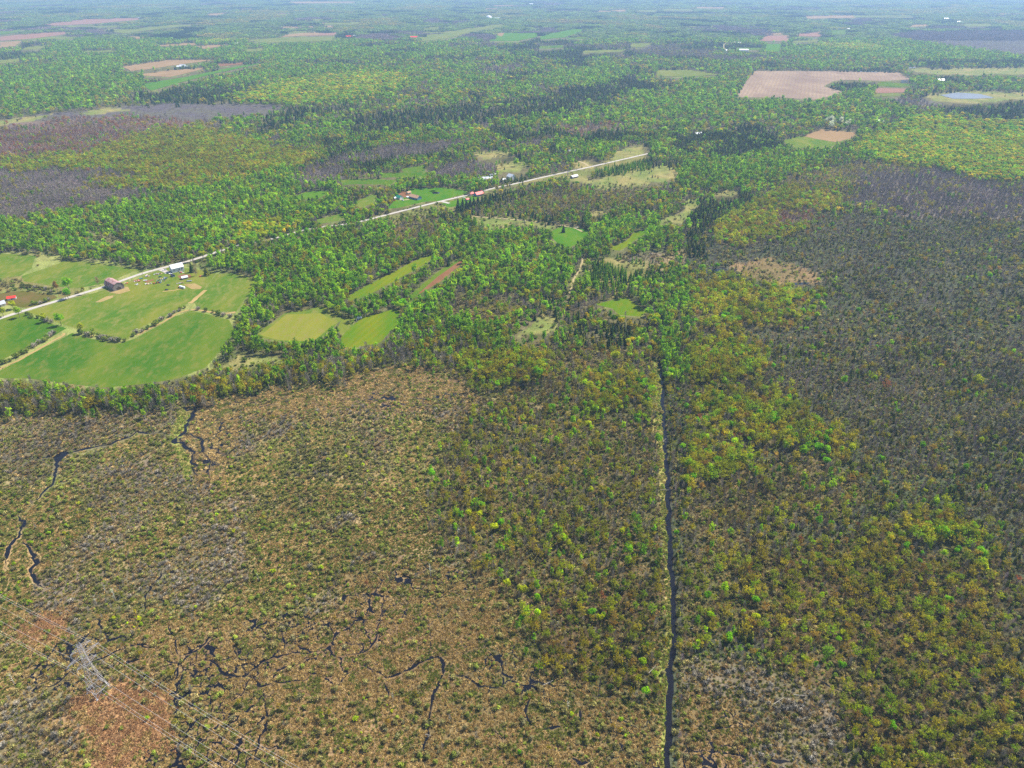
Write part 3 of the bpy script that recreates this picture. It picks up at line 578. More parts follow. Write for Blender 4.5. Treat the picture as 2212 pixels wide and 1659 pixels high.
def blob_crown(rng, n, h0, h1, rx, blobs, size, br, out=0.8, fill=0.25):
    cz = (h0+h1)/2; hz_ = (h1-h0)/2
    cs = []
    for i in range(blobs):
        d = rng.normal(size=3); d /= np.linalg.norm(d); d[2] = d[2]*0.8+0.15
        q = rng.uniform(0.45, 0.85); cs.append((d[0]*rx*q*(1-br), d[1]*rx*q*(1-br), cz+d[2]*hz_*q*(1-br*0.6)))
    cs = np.array(cs); rad = rx*br*rng.uniform(0.75, 1.25, blobs)
    k = rng.integers(0, blobs, n); d = rng.normal(size=(n, 3)); d[:, 2] = d[:, 2]*0.9+0.35; d /= np.linalg.norm(d, axis=1)[:, None]
    q = np.where(rng.random(n) < fill, rng.uniform(0.2, 0.9, n), rng.uniform(0.88, 1.08, n))
    P = cs[k]+d*(rad[k]*q)[:, None]
    gl = P-np.array([0, 0, cz]); gl /= np.maximum(0.1, np.linalg.norm(gl, axis=1))[:, None]
    Nn = d*out*0.6+gl*out*0.5+rng.normal(size=(n, 3))*0.45
    P[:, 2] = np.maximum(P[:, 2], 0.25)
    V, Fc = quads_at(P, Nn, size, rng)
    tone = rng.uniform(0.8, 1.2, blobs)[k]*rng.uniform(0.75, 1.25, n)
    return V, Fc, tone
def trunk_mb(h, r, rng, limbs=5, h0=0.35, spread=2.2, lean=0.3):
    mb = MB(); tx, ty = rng.uniform(-lean, lean, 2)
    mb.bar((0, 0, -0.15), (tx*0.5, ty*0.5, h*0.5), r*2, r*1.3, 5); mb.bar((tx*0.5, ty*0.5, h*0.5), (tx, ty, h), r*1.3, r*0.4, 4)
    for i in range(limbs):
        a_ = rng.uniform(0, 6.28); z = h*rng.uniform(h0, 0.75); s = spread*rng.uniform(0.5, 1)
        mb.bar((tx*z/h, ty*z/h, z), (tx+math.cos(a_)*s, ty+math.sin(a_)*s, z+s*rng.uniform(0.6, 1.3)), r*0.9, r*0.25, 3)
    return mb
def blades(rng, n, base, dirs, ln, wd):
    u = np.cross(dirs, rng.normal(size=(n, 3))); u /= np.maximum(1e-6, np.linalg.norm(u, axis=1))[:, None]
    d = dirs/np.linalg.norm(dirs, axis=1)[:, None]; l = (ln*rng.uniform(0.6, 1.3, n))[:, None]
    V = np.stack([base-u*wd/2, base+u*wd/2, base+d*l], 1).reshape(-1, 3)
    return V, [(3*i, 3*i+1, 3*i+2) for i in range(n)]
FORM = {}     # name -> list of (crown mesh, trunk mesh, joined mesh)
def addform(name, crown, trunk, leafm, barkm, smoothc=False):
    """crown = (V, F, tone); trunk = MB or None"""
    V, Fc, tone = crown
    cm = mesh_from(name+'_crown', V, Fc, [leafm]); setshade(cm, tone)
    tm = None
    if trunk is not None:
        tm = mesh_from(name+'_trunk', trunk.V, trunk.F, [barkm])
        nV = len(V); V2 = [tuple(v) for v in V]+trunk.V; F2 = list(Fc)+[tuple(i+nV for i in f) for f in trunk.F]
        jm = mesh_from(name, V2, F2, [leafm, barkm], [0]*len(Fc)+[1]*len(trunk.F)); setshade(jm, list(tone)+[1.0]*len(trunk.F))
    else: jm = cm
    FORM.setdefault(name, []).append((cm, tm, jm))
def cat_(*parts):
    V = []; Fc = []; T = []
    for v, f, t_ in parts:
        b_ = len(V); V += [tuple(x) for x in v]; Fc += [tuple(i+b_ for i in q) for q in f]; T += list(t_)
    return V, Fc, T
def branchy(rng, h, spread, nb, per, size, z0, z1, rise, jit, twn=0, tww=0.11):
    """leaves carried along ascending branches: a ragged, open crown with lighter and darker boughs"""
    P = []; Nn = []; T_ = []; TB = []; TD = []
    for i in range(nb):
        zb = h*rng.uniform(z0, z1); az = rng.uniform(0, 6.283); q = 1-0.55*(zb/h-z0)/(1-z0); L_ = spread*q*rng.uniform(.65, 1.25); rs = rng.uniform(*rise)
        d = np.array([math.cos(az), math.sin(az), rs]); tn = rng.uniform(.72, 1.28)
        k = max(3, int(per*rng.uniform(.6, 1.4))); t_ = rng.uniform(.3, 1.05, k)**.8
        p = np.array([0, 0, zb])+d*L_*t_[:, None]+rng.normal(0, jit, (k, 3)); p[:, 2] = np.clip(p[:, 2], .3, h*1.06)
        P.append(p); Nn.append(np.array([d[0], d[1], 0.7])+rng.normal(0, .5, (k, 3))); T_.append(tn*rng.uniform(.75, 1.25, k))
        for j in range(twn):
            tt = rng.uniform(.1, .8); TB.append(np.array([0, 0, zb])+d*L_*tt); TD.append(d+rng.normal(0, .45, 3))
    P = np.concatenate(P); Nn = np.concatenate(Nn); V, Fc = quads_at(P, Nn, size, rng); parts = [(V, Fc, np.concatenate(T_))]
    if TB:
        v, f = blades(rng, len(TB), np.array(TB), np.array(TD), spread*.7, tww); parts.append((v, f, rng.uniform(.45, .8, len(TB))))
    return cat_(*parts)
for s in range(4):                             # round broadleaf, 12 m
    rng = np.random.default_rng(100+s)
    addform('broadleaf', blob_crown(rng, 820, 2.2, 12.0, 4.3+0.5*(s % 2), 17, 0.62, 0.34, 0.8, 0.35), trunk_mb(9.5, 0.2, rng), M_LEAF, M_BARK)
for s in range(5):                             # slim aspen, 12 m
    rng = np.random.default_rng(120+s)
    addform('aspen', branchy(rng, 12, 2.0+.25*(s % 3), 24, 13, 0.62, 0.3, 0.9, (.7, 1.9), .3, 1, .1), trunk_mb(11.2, 0.13, rng, 3, 0.5, 1.0), M_LEAF, M_PALEBARK)
for s in range(5):                             # budding maple: open crown of small leaf tufts and twigs, 12 m
    rng = np.random.default_rng(140+s)
    addform('budding', branchy(rng, 12, 3.2+.3*(s % 3), 22, 15, 0.58, 0.28, 0.8, (.6, 1.7), .38, 3, .11), trunk_mb(10, 0.15, rng, 5, 0.35, 1.8), M_LEAF, M_BARK)
for s in range(5):                             # bare tree: ascending limbs and a haze of twigs, 11 m
    rng = np.random.default_rng(160+s); n = 260
    a_ = rng.uniform(0, 6.28, n); z = rng.uniform(2.5, 9.8, n); rad = rng.uniform(0, 1.4, n)*np.sqrt(np.clip((10.5-z)/6, 0.1, 1))
    bs = np.stack([np.cos(a_)*rad, np.sin(a_)*rad, z], 1); a2 = a_+rng.normal(0, 0.6, n); ds = np.stack([np.cos(a2), np.sin(a2), rng.uniform(0.9, 3.0, n)], 1)
    v, f = blades(rng, n, bs, ds, 1.9, 0.125)
    addform('bare', (v, f, rng.uniform(0.7, 1.25, n)), trunk_mb(10.4, 0.12, rng, 9, 0.25, 1.4), M_TWIG, M_BARK)
for s in range(3):                             # dead snag, 9 m
    rng = np.random.default_rng(180+s); n = 14; a_ = rng.uniform(0, 6.28, n); z = rng.uniform(3.5, 8.5, n)
    v, f = blades(rng, n, np.stack([z*0, z*0, z], 1), np.stack([np.cos(a_), np.sin(a_), rng.uniform(0.2, 1.0, n)], 1), 1.7, 0.14)
    addform('snag', (v, f, rng.uniform(0.8, 1.2, n)), trunk_mb(9, 0.2, rng, 3, 0.5, 1.2, 0.5), M_TWIG, M_DEAD)
def conifer(rng, h, r, n, size, droop, narrow=1.0):
    z = h*(1-np.sqrt(rng.random(n)))*0.95+0.05*h; lay = np.round(z/(h*0.075))*(h*0.075); z = z*0.4+lay*0.6
    rr_ = r*np.clip(1-z/h, 0.02, 1)**narrow*rng.uniform(0.55, 1.1, n); a_ = rng.uniform(0, 6.28, n)
    P = np.stack([np.cos(a_)*rr_, np.sin(a_)*rr_, np.maximum(0.3, z-rr_*droop)], 1)
    Nn = np.stack([np.cos(a_)*0.8, np.sin(a_)*0.8, np.full(n, 0.75)], 1)+rng.normal(size=(n, 3))*0.3
    V, Fc = quads_at(P, Nn, size, rng); return V, Fc, rng.uniform(0.65, 1.3, n)
for s in range(3):
    rng = np.random.default_rng(200+s); addform('spruce', conifer(rng, 13, 2.7, 420, 0.85, 0.35, 0.9), MB().bar((0,0,-.15), (0,0,12.3), 0.3, 0.06, 5), M_NEEDLE, M_BARK)
for s in range(3):
    rng = np.random.default_rng(220+s); addform('cedar', conifer(rng, 9, 1.7, 260, 0.65, 0.1, 0.6), MB().bar((0,0,-.15), (0,0,8.4), 0.24, 0.05, 5), M_NEEDLE, M_BARK)
for s in range(3):
    rng = np.random.default_rng(240+s); addform('larch', conifer(rng, 13, 2.0, 300, 0.75, 0.15, 0.85), MB().bar((0,0,-.15), (0,0,12.6), 0.26, 0.05, 5), M_LEAF, M_BARK)
def stemsmb(rng, n, h, sp):
    mb = MB()
    for i in range(n):
        a_ = rng.uniform(0, 6.28); mb.bar((0, 0, -0.1), (math.cos(a_)*sp*rng.uniform(.4, 1), math.sin(a_)*sp*rng.uniform(.4, 1), h*rng.uniform(.6, .95)), 0.09, 0.03, 3)
    return mb
for s in range(4):                             # leafy dome shrub, 2.6 m
    rng = np.random.default_rng(260+s); addform('shrub', blob_crown(rng, 210, 0.2, 2.4, 1.7, 10, 0.36, 0.36, 0.8, 0.35), stemsmb(rng, 9, 2.1, 1.2), M_LEAF, M_STEM)
for s in range(3):                             # twiggy bare shrub, 2.4 m
    rng = np.random.default_rng(280+s); n = 170; a_ = rng.uniform(0, 6.28, n); q = rng.uniform(0.1, 1.0, n)
    bs = np.stack([np.cos(a_)*q*0.8, np.sin(a_)*q*0.8, rng.uniform(0.1, 1.2, n)], 1); ds = np.stack([np.cos(a_)*q, np.sin(a_)*q, rng.uniform(0.5, 1.3, n)], 1)
    v, f = blades(rng, n, bs, ds, 1.35, 0.12); c1 = (v, f, rng.uniform(0.65, 1.25, n))
    c2 = blob_crown(rng, 60, 0.6, 2.3, 1.6, 6, 0.3, 0.42, 0.7, 0.4)
    addform('twigbush', cat_(c1, c2), None, M_TWIG, M_STEM)
for s in range(4):                             # sedge tussock
    rng = np.random.default_rng(300+s); n = 34; a_ = rng.uniform(0, 6.28, n); q = rng.uniform(0.1, 1, n)
    bs = np.stack([np.cos(a_)*q*0.45, np.sin(a_)*q*0.45, np.full(n, 0.02)], 1); ds = np.stack([np.cos(a_)*q*1.3, np.sin(a_)*q*1.3, rng.uniform(0.5, 1.0, n)], 1)
    v, f = blades(rng, n, bs, ds, 0.95, 0.34); c1 = (v, f, rng.uniform(0.6, 1.3, n))
    m = 12; d = rng.normal(size=(m, 3)); d[:, 2] = np.abs(d[:, 2])+0.3; d /= np.linalg.norm(d, axis=1)[:, None]
    v, f = quads_at(d*np.array([0.6, 0.6, 0.35]), d+rng.normal(size=(m, 3))*.2, 0.5, rng)
    addform('tussock', cat_(c1, (v, f, rng.uniform(0.75, 1.2, m))), None, M_GRASS, M_STEM)
def clump(rng, kind, W_=46.0, k=22):
    parts = []
    for i in range(k):
        x, y = rng.uniform(-W_/2, W_/2, 2); s = rng.uniform(0.75, 1.25); tone = rng.uniform(0.72, 1.28)
        if kind == 'leaf': v, f, tt = blob_crown(rng, 46, 3, 13, 4.6, 6, 2.3, 0.5)
        elif kind == 'con': v, f, tt = conifer(rng, 14, 3.2, 44, 2.2, 0.3, 0.85)
        else:
            n = 40; a_ = rng.uniform(0, 6.28, n); v, f = blades(rng, n, np.stack([np.cos(a_)*1.0, np.sin(a_)*1.0, rng.uniform(1, 6, n)], 1), np.stack([np.cos(a_), np.sin(a_), rng.uniform(0.6, 2, n)], 1), 4.5, 0.9); tt = rng.uniform(0.7, 1.2, n)
        v = np.asarray(v)*s; v = v+np.array([x, y, 0]); parts.append((v, f, np.asarray(tt)*tone))
    return cat_(*parts)
for kd in ('leaf', 'con', 'twig'):
    for s in range(3):
        rng = np.random.default_rng(320+s); addform('stand_'+kd, clump(rng, kd), None, {'leaf': M_LEAF, 'con': M_NEEDLE, 'twig': M_TWIG}[kd], M_BARK)

# ------------------------------------------------------------------ palettes (leaf and twig colours)
PAL = {
 'aspen': [(104,166,44), (88,150,44), (122,176,52), (96,146,62), (78,136,40)], 'bright': [(142,178,24), (124,176,26), (160,176,34), (106,166,28)], 'yel': [(150,168,40), (132,162,44), (168,168,52), (118,156,48)],
 'olive': [(140,144,46), (150,140,50), (128,142,46), (156,146,56)], 'gold': [(156,164,36), (146,160,36), (132,162,38), (164,154,44)], 'orange': [(168,132,62), (160,120,62), (172,138,64)], 'red': [(168,100,66), (158,102,74), (154,94,68)],
 'grey': [(134,128,116), (124,120,112), (146,138,124), (128,120,108)], 'purple': [(140,124,130), (128,116,124), (146,128,126)], 'brown': [(140,118,88), (128,110,84), (150,126,92)], 'redtw': [(150,122,108), (142,114,104), (152,116,98)],
 'dark': [(44,72,40), (38,64,40), (52,80,42), (34,60,38)], 'cedar': [(92,104,44), (78,94,40), (104,112,48), (70,86,40)], 'olcon': [(84,100,48), (70,90,48), (96,108,50)], 'larch': [(92,150,44), (78,138,42), (70,126,42), (104,158,48)],
 'willow': [(150,160,84), (160,172,84), (138,150,80), (144,150,90), (132,142,76)], 'lime': [(176,196,48), (160,190,44), (180,186,40)], 'scrub': [(142,128,86), (132,124,80), (126,120,88), (146,138,86), (134,132,72), (120,122,66)], 'sgreen': [(118,136,62), (104,126,56), (128,140,70)],
 'tan': [(214,180,118), (198,162,102), (184,148,92), (226,192,132), (176,146,84)], 'olgrass': [(140,140,62), (124,130,52), (150,146,70)], 'rust': [(206,160,112), (194,148,100), (214,172,122), (186,140,92)], 'bank': [(200,178,108), (150,160,64), (176,168,88), (132,152,56)], 'silver': [(196,196,180), (186,190,172)]}
TW = ('grey', 'purple', 'brown', 'redtw', 'scrub', 'silver'); GRS = ('tan', 'olgrass', 'rust', 'bank'); CON = ('dark', 'cedar', 'olcon')
PAL = {k: np.array([lin(c) for c in v])*np.array((1.22, 1.18, 1.08) if k in ('grey', 'purple') else (1.25, 1.25, 1.06) if k in TW else (0.84, 0.86, 0.88) if k == 'rust' else (0.76, 0.80, 0.76) if k in GRS else (1.5, 1.25, 0.8) if k in CON else (1.0, 1.12, 0.8) if k in ('orange', 'red') else (1.17, 1.12, 0.65) if k in ('gold', 'olive') else (1.38, 1.1, 0.45) if k == 'yel' else (1.1, 1.08, 0.7) if k in ('lime', 'willow', 'sgreen') else (1.2, 1.08, 0.45) if k == 'bright' else (1.9, 1.25, 0.42)) for k, v in PAL.items()}
# zone -> tree cover, tree mix [(form, palette, weight, hmin, hmax)], shrub cover, shrub mix, tussock cover, tussock mix
MIX = {
 'A': (0.9, [('aspen','aspen',5,.9,1.6),('broadleaf','aspen',1.3,.8,1.25),('budding','olive',1.6,.8,1.3),('bare','grey',2.2,.8,1.3),('spruce','dark',.2,.7,1.1),('broadleaf','bright',.6,.8,1.2)], .35, [('shrub','sgreen',2),('twigbush','scrub',2)], 0, None),
 'M': (0.88, [('budding','gold',4,.75,1.3),('budding','olive',3,.75,1.25),('budding','orange',.7,.7,1.15),('broadleaf','bright',2.2,.6,1.1),('bare','grey',1.8,.7,1.1),('budding','red',.07,.6,1)], .3, [('twigbush','scrub',2),('shrub','sgreen',1)], 0, None),
 'B': (0.92, [('bare','grey',4,.7,1.1),('bare','purple',4,.7,1.1),('budding','olive',.5,.7,1),('aspen','aspen',.2,.7,1)], .3, [('twigbush','scrub',3)], 0, None),
 'V': (0.92, [('bare','redtw',5,.7,1.1),('bare','purple',3,.7,1.1),('budding','red',1.0,.6,1),('budding','olive',1.0,.7,1),('aspen','aspen',.5,.7,1)], .3, [('twigbush','scrub',3)], 0, None),
 'C': (0.95, [('spruce','dark',3.4,.6,1.0),('cedar','olcon',4,.8,1.3),('aspen','aspen',.6,.7,1),('bare','grey',.6,.7,1)], .15, [('shrub','sgreen',1)], 0, None),
 'Y': (0.98, [('broadleaf','yel',5,.85,1.2),('broadleaf','bright',2.0,.8,1.2),('broadleaf','aspen',1.2,.8,1.2),('bare','grey',.5,.8,1.1)], .1, [('shrub','sgreen',1)], 0, None),
 'P': (0.98, [('larch','larch',6,.65,.95),('spruce','dark',.6,.6,.9)], .1, [('shrub','sgreen',1)], 0, None),
 'X': (0.95, [('aspen','aspen',3,.8,1.2),('broadleaf','aspen',1,.8,1.1),('bare','grey',2,.7,1.1),('budding','olive',2,.7,1.1),('spruce','dark',.7,.6,1.0),('cedar','olcon',1.1,.8,1.3),('broadleaf','yel',1.0,.8,1.1)], .3, [('shrub','sgreen',2),('twigbush','scrub',2)], 0, None),
 'E': (0.62, [('bare','grey',3.4,.6,1.0),('budding','olive',2.6,.5,.95),('budding','orange',.3,.5,.9),('bare','brown',2,.6,1.0),('aspen','aspen',1.0,.6,1.1),('budding','gold',.8,.5,.95),('broadleaf','bright',.25,.5,.9)], .62, [('twigbush','scrub',3),('shrub','sgreen',1.6),('shrub','scrub',1.6)], .25, ['tan','olgrass']),
 'D': (0.85, [('bare','grey',3.2,.45,.8),('bare','purple',1.6,.45,.8),('cedar','cedar',2.1,.5,.95),('bare','brown',1.6,.5,.8),('budding','olive',.55,.5,.9),('budding','orange',.09,.6,.95),('broadleaf','bright',.10,.45,.8),('aspen','aspen',.15,.5,.8)], .55, [('twigbush','scrub',3),('shrub','sgreen',1.2)], .1, ['olgrass','tan']),
 'N': (0.66, [('budding','olive',3.6,.5,1.0),('budding','orange',.75,.5,.95),('budding','gold',2.2,.5,1.0),('bare','brown',2,.5,.85),('bare','grey',1.8,.5,.85),('broadleaf','bright',.3,.45,.75),('budding','red',.05,.5,.8)], .6, [('twigbush','scrub',3),('shrub','sgreen',2),('shrub','scrub',2)], .3, ['tan','olgrass']),
 'S': (0.16, [('bare','grey',6,.35,.7),('budding','olive',1,.35,.6),('budding','orange',.4,.35,.6)], .84, [('shrub','willow',1.7),('twigbush','scrub',4.6),('shrub','scrub',2.6),('shrub','lime',.16)], .5, ['tan','olgrass','olgrass']),
 'T': (0.008, [('bare','grey',2,.35,.6),('budding','olive',1,.3,.5)], .16, [('shrub','willow',1.4),('twigbush','scrub',1.6)], .78, ['tan','tan','olgrass']),
 'J': (0.05, [('bare','grey',2,.4,.65),('budding','olive',2,.35,.6),('budding','orange',1,.35,.55),('broadleaf','bright',.4,.3,.5)], .40, [('twigbush','scrub',3),('shrub','willow',1.2),('shrub','scrub',2),('shrub','lime',.08)], .74, ['tan','tan','olgrass']),
 'R': (0.0, [('bare','grey',1,.4,.6)], .012, [('shrub','willow',1)], .95, ['rust','rust','tan']),
 'K': (0.0, [('bare','grey',1,.4,.6)], .06, [('shrub','willow',1),('twigbush','scrub',1)], .9, ['bank']),
 'Q': (0.25, [('bare','purple',3,.3,.55),('bare','grey',2,.3,.6)], .8, [('twigbush','scrub',1)], 0, None),
 'O': (0.035, [('aspen','aspen',1,.4,.8),('spruce','dark',1,.3,.6),('bare','grey',1,.5,.8)], .12, [('shrub','sgreen',1),('twigbush','scrub',2)], 0, None),
 'U': (0.95, [('bare','grey',4.4,.95,1.5),('aspen','aspen',2.0,.9,1.5),('budding','olive',2.4,.8,1.3),('budding','gold',.8,.8,1.2),('cedar','cedar',.9,.9,1.4),('budding','orange',.25,.8,1.2)], .5, [('twigbush','scrub',3),('shrub','sgreen',2)], 0, None),
 'W': (0, [], 0, [], 0, None),
 'BR': (0.42, [('bare','grey',5,.3,.62),('bare','brown',3,.3,.58),('budding','olive',.5,.3,.5)], .72, [('twigbush','grey',2),('twigbush','brown',2),('twigbush','scrub',3),('shrub','scrub',.8),('shrub','willow',.5)], .35, ['tan','olgrass']),
 'OP': (0.03, [('bare','grey',3,.35,.6),('budding','olive',1,.3,.5),('budding','orange',.4,.3,.5)], .42, [('shrub','willow',2.2),('twigbush','scrub',2),('shrub','sgreen',1.2),('shrub','lime',.15)], .85, ['tan','olgrass','tan']),
 'H': (0, [('aspen','aspen',1,.4,.8)], .015, [('shrub','sgreen',1),('twigbush','scrub',2)], 0, None),
 'L': (0.05, [('aspen','aspen',1,.4,.7),('bare','grey',2,.4,.7)], .7, [('shrub','sgreen',3),('twigbush','scrub',3),('shrub','scrub',1)], 0, None),
 'G': (0, [], 0, [], 0, None)}
FARMIX = {'A': ('aspen', 'leaf'), 'M': ('olive', 'leaf'), 'B': ('purple', 'twig'), 'C': ('dark', 'con'), 'Y': ('yel', 'leaf'), 'X': ('aspen', 'leaf'), 'V': ('redtw', 'twig'), 'Q': ('purple', 'twig')}
ACC = {}                                       # form -> list of arrays
def put(form, X, Y, sc, sxy, tint, big):
    ACC.setdefault(form, []).append((X, Y, sc, sxy, tint, big))
def grid(d0, d1, cell, seed):
    rng = np.random.default_rng(seed); tanh_ = 0.5*1024/F*1.10
    ys = np.arange(d0, d1, cell)
    XS = []; YS = []
    c, s = math.cos(TH), math.sin(TH)
    for y in ys:
        w = tanh_*(y*c+H*s); n = int(2*w/cell); XS.append(-w+np.arange(n)*cell); YS.append(np.full(n, y))
    X = np.concatenate(XS); Y = np.concatenate(YS)
    X = X+rng.uniform(-.5, .5, len(X))*cell*1.1; Y = Y+rng.uniform(-.5, .5, len(Y))*cell*1.1
    return X, Y, rng
def sub_zone(z, X, Y):
    """the far patchwork: stands of different woods, each a few hundred metres across"""
    m = z == ZI['F']
    if m.any():
        n1 = fbm(X[m]/620, Y[m]/900, 51); n2 = fbm(X[m]/300, Y[m]/420, 52)
        r = np.full(m.sum(), ZI['A']); r[n1 < 0.44] = ZI['X']; r[n1 < 0.36] = ZI['B']; r[(n2 < 0.36)] = ZI['C']; r[(n2 > 0.62)] = ZI['X']; r[(n1 > 0.66)] = ZI['Y']
        z = z.copy(); z[m] = r
    m = z == ZI['S']
    if m.any():
        n2 = fbm(X[m]/46, Y[m]/46, 81); n3 = vn(X[m]/13, Y[m]/13, 82); r = np.full(m.sum(), ZI['S']); r[n2+0.12*(n3-.5) < 0.46] = ZI['BR']; r[n2+0.16*(n3-.5)+np.clip((520-Y[m])/900, -.1, .1) > 0.60] = ZI['OP']
        z = z.copy(); z[m] = r
    m = z == ZI['X']
    if m.any():
        n2 = fbm(X[m]/110, Y[m]/150, 57); r = np.full(m.sum(), ZI['X']); r[n2 < 0.37] = ZI['C']; r[n2 > 0.60] = ZI['A']; r[(n2 > 0.47) & (n2 < 0.51)] = ZI['B']
        z = z.copy(); z[m] = r
    return z
def layer(d0, d1, cell, seed, which, sxy=1.0, hs=1.0):
    X, Y, rng = grid(d0, d1, cell, seed)
    z = zone_at(X, Y, dith=rng); ze = zone_exact(X, Y); z = np.where(np.isin(ze, [ZI['G'], ZI['K'], ZI['W'], ZI['I']]) | np.isin(z, [ZI['G'], ZI['K'], ZI['W'], ZI['I']]), ze, z); z = sub_zone(z, X, Y)
    if which < 2:
        c_, s_ = math.cos(TH), math.sin(TH)
        for hh_ in ((4.0, 8.0, 12.5) if which == 0 else (1.6, 3.0)):
            hh_ = hh_*hs
            dp = Y*c_+(H-hh_)*s_; qx = (X/dp*F+512)/K; qy = (384-(Y*s_-(H-hh_)*c_)/dp*F)/K
            zt = ZR[np.clip((qy/2).astype(int), 0, SH_-1), np.clip((qx/2).astype(int), 0, SW_-1)]
            z = np.where(((zt == ZI['G']) | ((zt == ZI['I']) & (rng.random(len(X)) < .72)) | ((zt == ZI['W']) & (rng.random(len(X)) < (.5 if which == 0 else .9))) | (zt == ZI['H']) | ((zt == ZI['O']) & (which == 0)) | ((zt == ZI['K']) & (which == 0))) & (z != zt) & (rng.random(len(X)) < (0.93 if which == 0 else 0.8)), ZI['G'], z)
    wet = np.isin(z, [ZI[k_] for k_ in 'TJ'])
    if wet.any(): wet[wet] = crack(X[wet], Y[wet]) < (1.5 if which == 2 else 1.2)
    z = np.where(wet & ((which > 0) | (rng.random(len(X)) < .5)), ZI['G'], z)
    cl = fbm(X/9.0, Y/9.0, 31+which)              # small gaps and thickets
    for k in ZN:
        if k not in MIX or k == 'F': continue
        mx_ = MIX[k]; cover = (mx_[0], mx_[2], mx_[4])[which]
        if cover <= 0: continue
        m = np.where((z == ZI[k]) & (rng.random(len(X)) < np.clip(cover*(0.45+1.1*cl), 0, 1)))[0]
        if not len(m): continue
        if which == 2:
            pals = mx_[5]; pn = vn(X[m]/5.0, Y[m]/5.0, 71); pi = np.clip((pn*len(pals)+rng.normal(0, .35, len(m))).astype(int), 0, len(pals)-1)
            for j, pn_ in enumerate(pals):
                q = m[pi == j]
                if len(q):
                    pp = PAL[pn_]; tint = pp[rng.integers(0, len(pp), len(q))]*rng.uniform(.7, 1.2, (len(q), 1)); hh = {'R': 1.25}.get(k, 1.0)
                    put('tussock', X[q], Y[q], rng.uniform(.7, 1.3, len(q))*hh, np.full(len(q), cell/1.15), tint, False)
            continue
        mix = mx_[1] if which == 0 else mx_[3]
        w = np.array([e[2] for e in mix], float); cw = np.cumsum(w/w.sum())
        pnz = fbm(X[m]/32.0, Y[m]/32.0, 41+ZI[k]); wn = 0.45 if which else 0.3; u = np.clip(rng.random(len(m))*(1-wn)+np.clip((pnz-0.25)/0.5, 0, 1)*wn, 0, .9999)
        order = np.argsort(np.argsort(u))/max(1, len(u)); ch = np.searchsorted(cw, order); ch = np.clip(ch, 0, len(mix)-1)
        for j, e in enumerate(mix):
            q = m[ch == j]
            if not len(q): continue
            pp = PAL[e[1]]; tint = pp[rng.integers(0, len(pp), len(q))]*rng.uniform(.78, 1.22, (len(q), 1))*(0.58+0.84*fbm(X[q]/38, Y[q]/38, 91))[:, None]
            sc = rng.uniform(e[3], e[4], len(q)) if which == 0 else (0.38+1.15*rng.random(len(q))**2.3)
            put(e[0], X[q], Y[q], sc*hs, sc*sxy*rng.uniform(.88, 1.15, len(q)), tint, which == 0 and d0 < 900)
layer(215, 760, 4.6, 1, 0); layer(760, 2050, 6.0, 2, 0, 1.12); layer(2050, 5200, 12.0, 3, 0, 1.9, 1.25)
layer(215, 700, 2.25, 4, 1); layer(700, 1500, 4.6, 5, 1, 1.7, 1.25)
layer(215, 480, 1.15, 6, 2); layer(480, 860, 1.9, 7, 2)
# far stands beyond 5.2 km
X, Y, rng = grid(5200, 16500, 46.0, 8); z = sub_zone(zone_at(X, Y), X, Y); ze = zone_exact(X, Y)
_dp = Y*math.cos(TH)+(H-13)*math.sin(TH); _qx = (X/_dp*F+512)/K; _qy = (384-(Y*math.sin(TH)-(H-13)*math.cos(TH))/_dp*F)/K
ze = np.where(ZR[np.clip((_qy/2).astype(int), 0, SH_-1), np.clip((_qx/2).astype(int), 0, SW_-1)] == ZI['G'], ZI['G'], ze)
for k, (pl, kd) in FARMIX.items():
    q = np.where((z == ZI[k]) & (ze != ZI['G']))[0]
    if len(q):
        pp = PAL[pl]; gm_ = rng.uniform(.1, .6, (len(q), 1)) if kd == 'leaf' else 0.0; tint = (pp[rng.integers(0, len(pp), len(q))]*(1-gm_)+PAL['grey'][0]*gm_)*rng.uniform(.75, 1.2, (len(q), 1)); sc = rng.uniform(.85, 1.25, len(q))
        put('stand_'+kd, X[q], Y[q], sc, np.full(len(q), 1.15), tint, False)

# ------------------------------------------------------------------ individuals: the plants that show largest
def plant(form, v, name, label, cat, group, x, y, sc, sxy, rz, tint, parts=True, pn=('trunk', 'crown')):
    cm, tm, jm = FORM[form][v % len(FORM[form])]
    tint = [float(t_) for t_ in tint]
    if parts and tm is not None:
        r = empty(name, (x, y, 0), rz); r.scale = (sxy, sxy, sc)
        a_ = obj(pn[0], tm, r); b_ = obj(pn[1], cm, r); b_['tint'] = tint; a_['tint'] = tint
    else:
        r = obj(name, jm, None, (x, y, 0)); r.rotation_euler = (0, 0, rz); r.scale = (sxy, sxy, sc); r['tint'] = tint
    tag(r, label, cat, group); return r
NAMES = {'broadleaf': 'broadleaf_tree', 'aspen': 'aspen_tree', 'budding': 'budding_tree', 'bare': 'bare_tree', 'spruce': 'spruce_tree', 'cedar': 'cedar_tree', 'larch': 'larch_tree', 'shrub': 'leafy_shrub', 'twigbush': 'twiggy_shrub', 'snag': 'dead_tree'}
LOOK = {'broadleaf': 'leafy broadleaf tree', 'aspen': 'slim aspen tree', 'budding': 'budding tree', 'bare': 'bare twiggy tree', 'spruce': 'dark spruce', 'cedar': 'narrow cedar', 'larch': 'young larch', 'shrub': 'rounded leafy shrub', 'twigbush': 'brown twiggy shrub'}
def hue(t_):
    r, g, b_ = t_; 
    if g > r*1.25: return 'fresh green'
    if g > r*1.02: return 'yellow-green'
    if r > g*1.75: return 'reddish'
    if r > g*1.25: return 'orange-brown' if g > b_*2.6 else 'grey-brown'
    if b_ < g*0.4: return 'olive'
    return 'grey'
